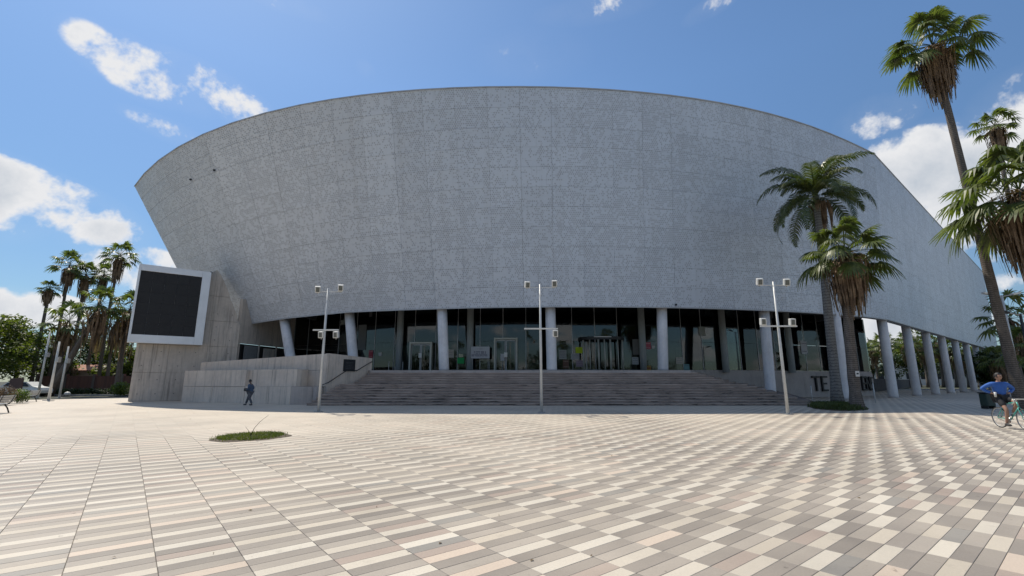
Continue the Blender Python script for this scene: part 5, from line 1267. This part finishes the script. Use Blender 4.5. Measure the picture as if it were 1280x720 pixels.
# bicycle: local x forward, origin under the rear axle
HD = math.atan2(-.98, -.2); BO = Vector((16.28, 16.12, 0)); WR = .335; WB = 1.0
bk_ = thing('bicycle', 'mint green road bicycle with drop handlebars ridden at the right edge', 'bicycle', tuple(BO), HD)
M_MINT = simple('mint_paint', (.07, .36, .30), .3, .2, .05, 5, .6); M_RUB = simple('rubber', (.02, .02, .02), .8); M_TAPE = simple('pale_bar_tape', (.52, .50, .44), .7); M_CHR = simple('bright_metal', (.5, .5, .5), .3, .9)
def wheel(cx):
    w_ = bpy.data.objects.new('wheel', None); COL.objects.link(w_); w_.parent = bk_; w_.location = (cx, 0, WR)
    def ring(r, rr, n=44, m_=8):
        mb = MB(); vs = []
        for i in range(n):
            a = 2 * math.pi * i / n
            for k in range(m_): b = 2 * math.pi * k / m_; q = r + rr * math.cos(b); vs.append((q * math.cos(a), rr * math.sin(b), q * math.sin(a)))
        mb.add(vs, [(i * m_ + k, i * m_ + (k + 1) % m_, ((i + 1) % n) * m_ + (k + 1) % m_, ((i + 1) % n) * m_ + k) for i in range(n) for k in range(m_)]); return mb
    ring(WR - .014, .014).build('tyre', M_RUB, w_, True); ring(WR - .034, .010).build('rim', M_GREYM, w_, True)
    mb = MB(); mb.tube([(0, -.05, 0), (0, .05, 0)], .02, 10); mb.build('hub', M_CHR, w_, True)
    mb = MB()
    for k in range(24): a = 2 * math.pi * k / 24; mb.tube([(math.cos(a) * .02, (-1) ** k * .03, math.sin(a) * .02), (math.cos(a) * (WR - .035), 0, math.sin(a) * (WR - .035))], .0018, 3, False)
    mb.build('spokes', M_CHR, w_)
wheel(0); wheel(WB)
BB = Vector((.42, 0, .27)); ST_ = Vector((.27, 0, .80)); HT = Vector((.80, 0, .86)); HB = Vector((.845, 0, .70)); RA = Vector((0, 0, WR)); FA = Vector((WB, 0, WR))
def tubes(nm, segs_, mat, r=.016):
    mb = MB()
    for pts in segs_: mb.tube(pts, r, 10)
    return mb.build(nm, mat, bk_, True)
tubes('frame', [[BB, ST_], [ST_ + Vector((.01, 0, -.03)), HT], [BB, HB], [HT, HB]], M_MINT, .018); tubes('rear_stays', [[RA + Vector((0, s_ * .06, 0)), ST_ - Vector((0, 0, .04))] for s_ in (-1, 1)] + [[RA + Vector((0, s_ * .06, 0)), BB] for s_ in (-1, 1)], M_MINT, .010)
tubes('fork', [[HB, HB + Vector((.02, s_ * .045, -.05)), FA + Vector((-.03, s_ * .05, .12)), FA + Vector((0, s_ * .05, 0))] for s_ in (-1, 1)], M_MINT, .012)
tubes('seat_post', [[ST_, ST_ + Vector((-.03, 0, .10))]], M_CHR, .013); mb = MB(); mb.ball((.22, 0, .92), (.13, .065, .032), 14, 7); mb.build('saddle', M_RUB, bk_, True)
tubes('stem', [[HT, HT + Vector((.0, 0, .07)), HT + Vector((.09, 0, .09))]], M_CHR, .014)
hb_ = HT + Vector((.09, 0, .09)); tubes('handlebar', [[hb_ + Vector((.02, -.21, -.16)), hb_ + Vector((.10, -.21, -.12)), hb_ + Vector((.12, -.21, -.03)), hb_ + Vector((.05, -.20, .0)), hb_, hb_ + Vector((.05, .20, .0)), hb_ + Vector((.12, .21, -.03)), hb_ + Vector((.10, .21, -.12)), hb_ + Vector((.02, .21, -.16))]], M_TAPE, .016)
tubes('brake_lever', [[hb_ + Vector((.10, s_ * .21, .02)), hb_ + Vector((.16, s_ * .21, -.03)), hb_ + Vector((.15, s_ * .21, -.12))] for s_ in (-1, 1)], M_CHR, .009)
mb = MB(); mb.tube([BB + Vector((0, -.055, 0)), BB + Vector((0, -.048, 0))], .095, 22); mb.build('chainring', M_CHR, bk_, True)
tubes('crank', [[BB + Vector((0, -.07, 0)), BB + Vector((.03, -.08, -.165))], [BB + Vector((0, .07, 0)), BB + Vector((-.03, .08, .165))]], M_CHR, .009)
for s_, dz in ((-1, -.165), (1, .165)): mb = MB(); mb.box(.03 * -s_ - .045 + BB.x, .03 * -s_ + .045 + BB.x, min(s_ * .085, s_ * .18), max(s_ * .085, s_ * .18), BB.z + dz - .01, BB.z + dz + .01); mb.build('pedal', M_RUB, bk_)
tubes('chain', [[(0, -.05, WR + .035), BB + Vector((0, -.052, .092))], [(0, -.05, WR - .035), BB + Vector((0, -.052, -.092))]], M_RUB, .005)

rd = thing('person', 'cyclist in a blue long-sleeved jersey and black shorts, elbows out and hands on waist', 'person', tuple(BO), HD)
def v(x, y, z): return Vector((x, y, z))
N_ = {'pelvis': (v(.20, 0, 1.00), (.135, .12)), 'waist': (v(.20, 0, 1.13), (.115, .095)), 'chest': (v(.22, 0, 1.33), (.145, .11)), 'neckb': (v(.225, 0, 1.475), .07), 'neck': (v(.24, 0, 1.54), .050), 'skull': (v(.245, 0, 1.60), .05)}
E_ = chain('pelvis', 'waist', 'chest', 'neckb', 'neck', 'skull')
legs = {'r': (-1, (.36, -.11, .80), (.53, -.12, .60), (.49, -.12, .40), (.44, -.13, .19), (.56, -.135, .125)), 'l': (1, (.40, .11, .93), (.62, .13, .83), (.53, .13, .68), (.40, .13, .53), (.52, .135, .465))}
for p, (sd, th_, kn, ca_, an, to) in legs.items():
    N_[p + 'hip'] = (v(.23, sd * .09, .97), .09); N_[p + 'thigh'] = (v(*th_), .080); N_[p + 'knee'] = (v(*kn), .056); N_[p + 'calf'] = (v(*ca_), .055); N_[p + 'ankle'] = (v(*an), .035); N_[p + 'heel'] = (v(an[0] - .02, an[1], an[2] - .05), .033); N_[p + 'toe'] = (v(*to), .028)
    E_ += [('pelvis', p + 'hip')] + chain(p + 'hip', p + 'thigh', p + 'knee', p + 'calf', p + 'ankle', p + 'heel', p + 'toe')
    N_[p + 'sh'] = (v(.215, sd * .185, 1.43), .062); N_[p + 'ua'] = (v(.17, sd * .32, 1.36), .050); N_[p + 'el'] = (v(.12, sd * .455, 1.27), .042); N_[p + 'fa'] = (v(.17, sd * .34, 1.18), .038); N_[p + 'wr'] = (v(.23, sd * .22, 1.115), .027)
    E_ += [('chest', p + 'sh')] + chain(p + 'sh', p + 'ua', p + 'el', p + 'fa', p + 'wr'); hand(N_, E_, p + 'wr', p, v(.235, sd * .21, 1.11), (.55, -sd * .7, -.35), (.2, sd * .1, 1), (0, -sd, -.1), 1.0, .5)
body = skinned('body', N_, E_, M_SKIN, rd); mh = MB(); M_ = head_into(mh, v(.262, 0, 1.665), R(28), R(2), 1.0); merge_head(body, mh, M_SKIN); face_details(M_, 1.0, rd, None, M_HAIR)
def grown(keys, k_, add): return {a: (N_[a][0], (tuple(x * k_ + add for x in N_[a][1]) if hasattr(N_[a][1], '__len__') else N_[a][1] * k_ + add)) for a in keys}
js = grown(['waist', 'chest', 'lsh', 'lua', 'lel', 'lfa', 'rsh', 'rua', 'rel', 'rfa'], 1.14, .012); js['neckb'] = (N_['neckb'][0] - Vector((0, 0, .01)), .088); js['hem'] = (v(.20, 0, 1.02), (.155, .135))
for p in 'lr': js[p + 'cuff'] = (N_[p + 'fa'][0].lerp(N_[p + 'wr'][0], .7), .040)
skinned('jersey', js, chain('hem', 'waist', 'chest', 'neckb') + chain('chest', 'lsh', 'lua', 'lel', 'lfa', 'lcuff') + chain('chest', 'rsh', 'rua', 'rel', 'rfa', 'rcuff'), M_BLUE, rd)
sh_ = grown(['pelvis', 'lhip', 'lthigh', 'rhip', 'rthigh'], 1.14, .014)
for p in 'lr': sh_[p + 'hem'] = (N_[p + 'thigh'][0].lerp(N_[p + 'knee'][0], .62), .082)
skinned('shorts', sh_, [('pelvis', 'lhip'), ('pelvis', 'rhip')] + chain('lhip', 'lthigh', 'lhem') + chain('rhip', 'rthigh', 'rhem'), M_SHORTS, rd)
for p in 'lr':
    a, b = N_[p + 'heel'][0], N_[p + 'toe'][0]; mb = MB(); d_ = (b - a); mb.ball(a.lerp(b, .5) + Vector((0, 0, .0)), (.135, .046, .045), 12, 7, Matrix.Rotation(-math.atan2(d_.z, math.hypot(d_.x, d_.y)), 4, 'Y')); mb.build('shoe', M_WHITEP if p == 'l' else M_SHOE, rd, True)
mb = MB(); mb.tube([(0, 0, 0), (0, 0, .16)], [.032, .038], 12); o = mb.build('drink_cup', M_WHITEP, None, True); q_ = Matrix.Rotation(HD, 4, 'Z') @ v(.30, -.20, 1.00); o.location = BO + q_; tag(o, 'small white cup held by the cyclist at the hip', 'cup')

# dry leaves and crumbs blown over the plaza
mb = MB()
for k in range(90):
    y = rg.uniform(3.5, 24) ; x = rg.uniform(-1.05, 1.05) * y; a = rg.uniform(0, 6.28); l_ = rg.uniform(.008, .028); w_ = l_ * rg.uniform(.3, .6); c, s_ = math.cos(a), math.sin(a)
    P4 = [(-l_, 0, .003), (0, -w_, .012), (l_, 0, .005), (0, w_, .016)]; mb.add([(x + p[0] * c - p[1] * s_, y + p[0] * s_ + p[1] * c, p[2]) for p in P4], [(0, 1, 2, 3)])
mb.build('fallen_leaves', M_DEAD, kind='stuff')
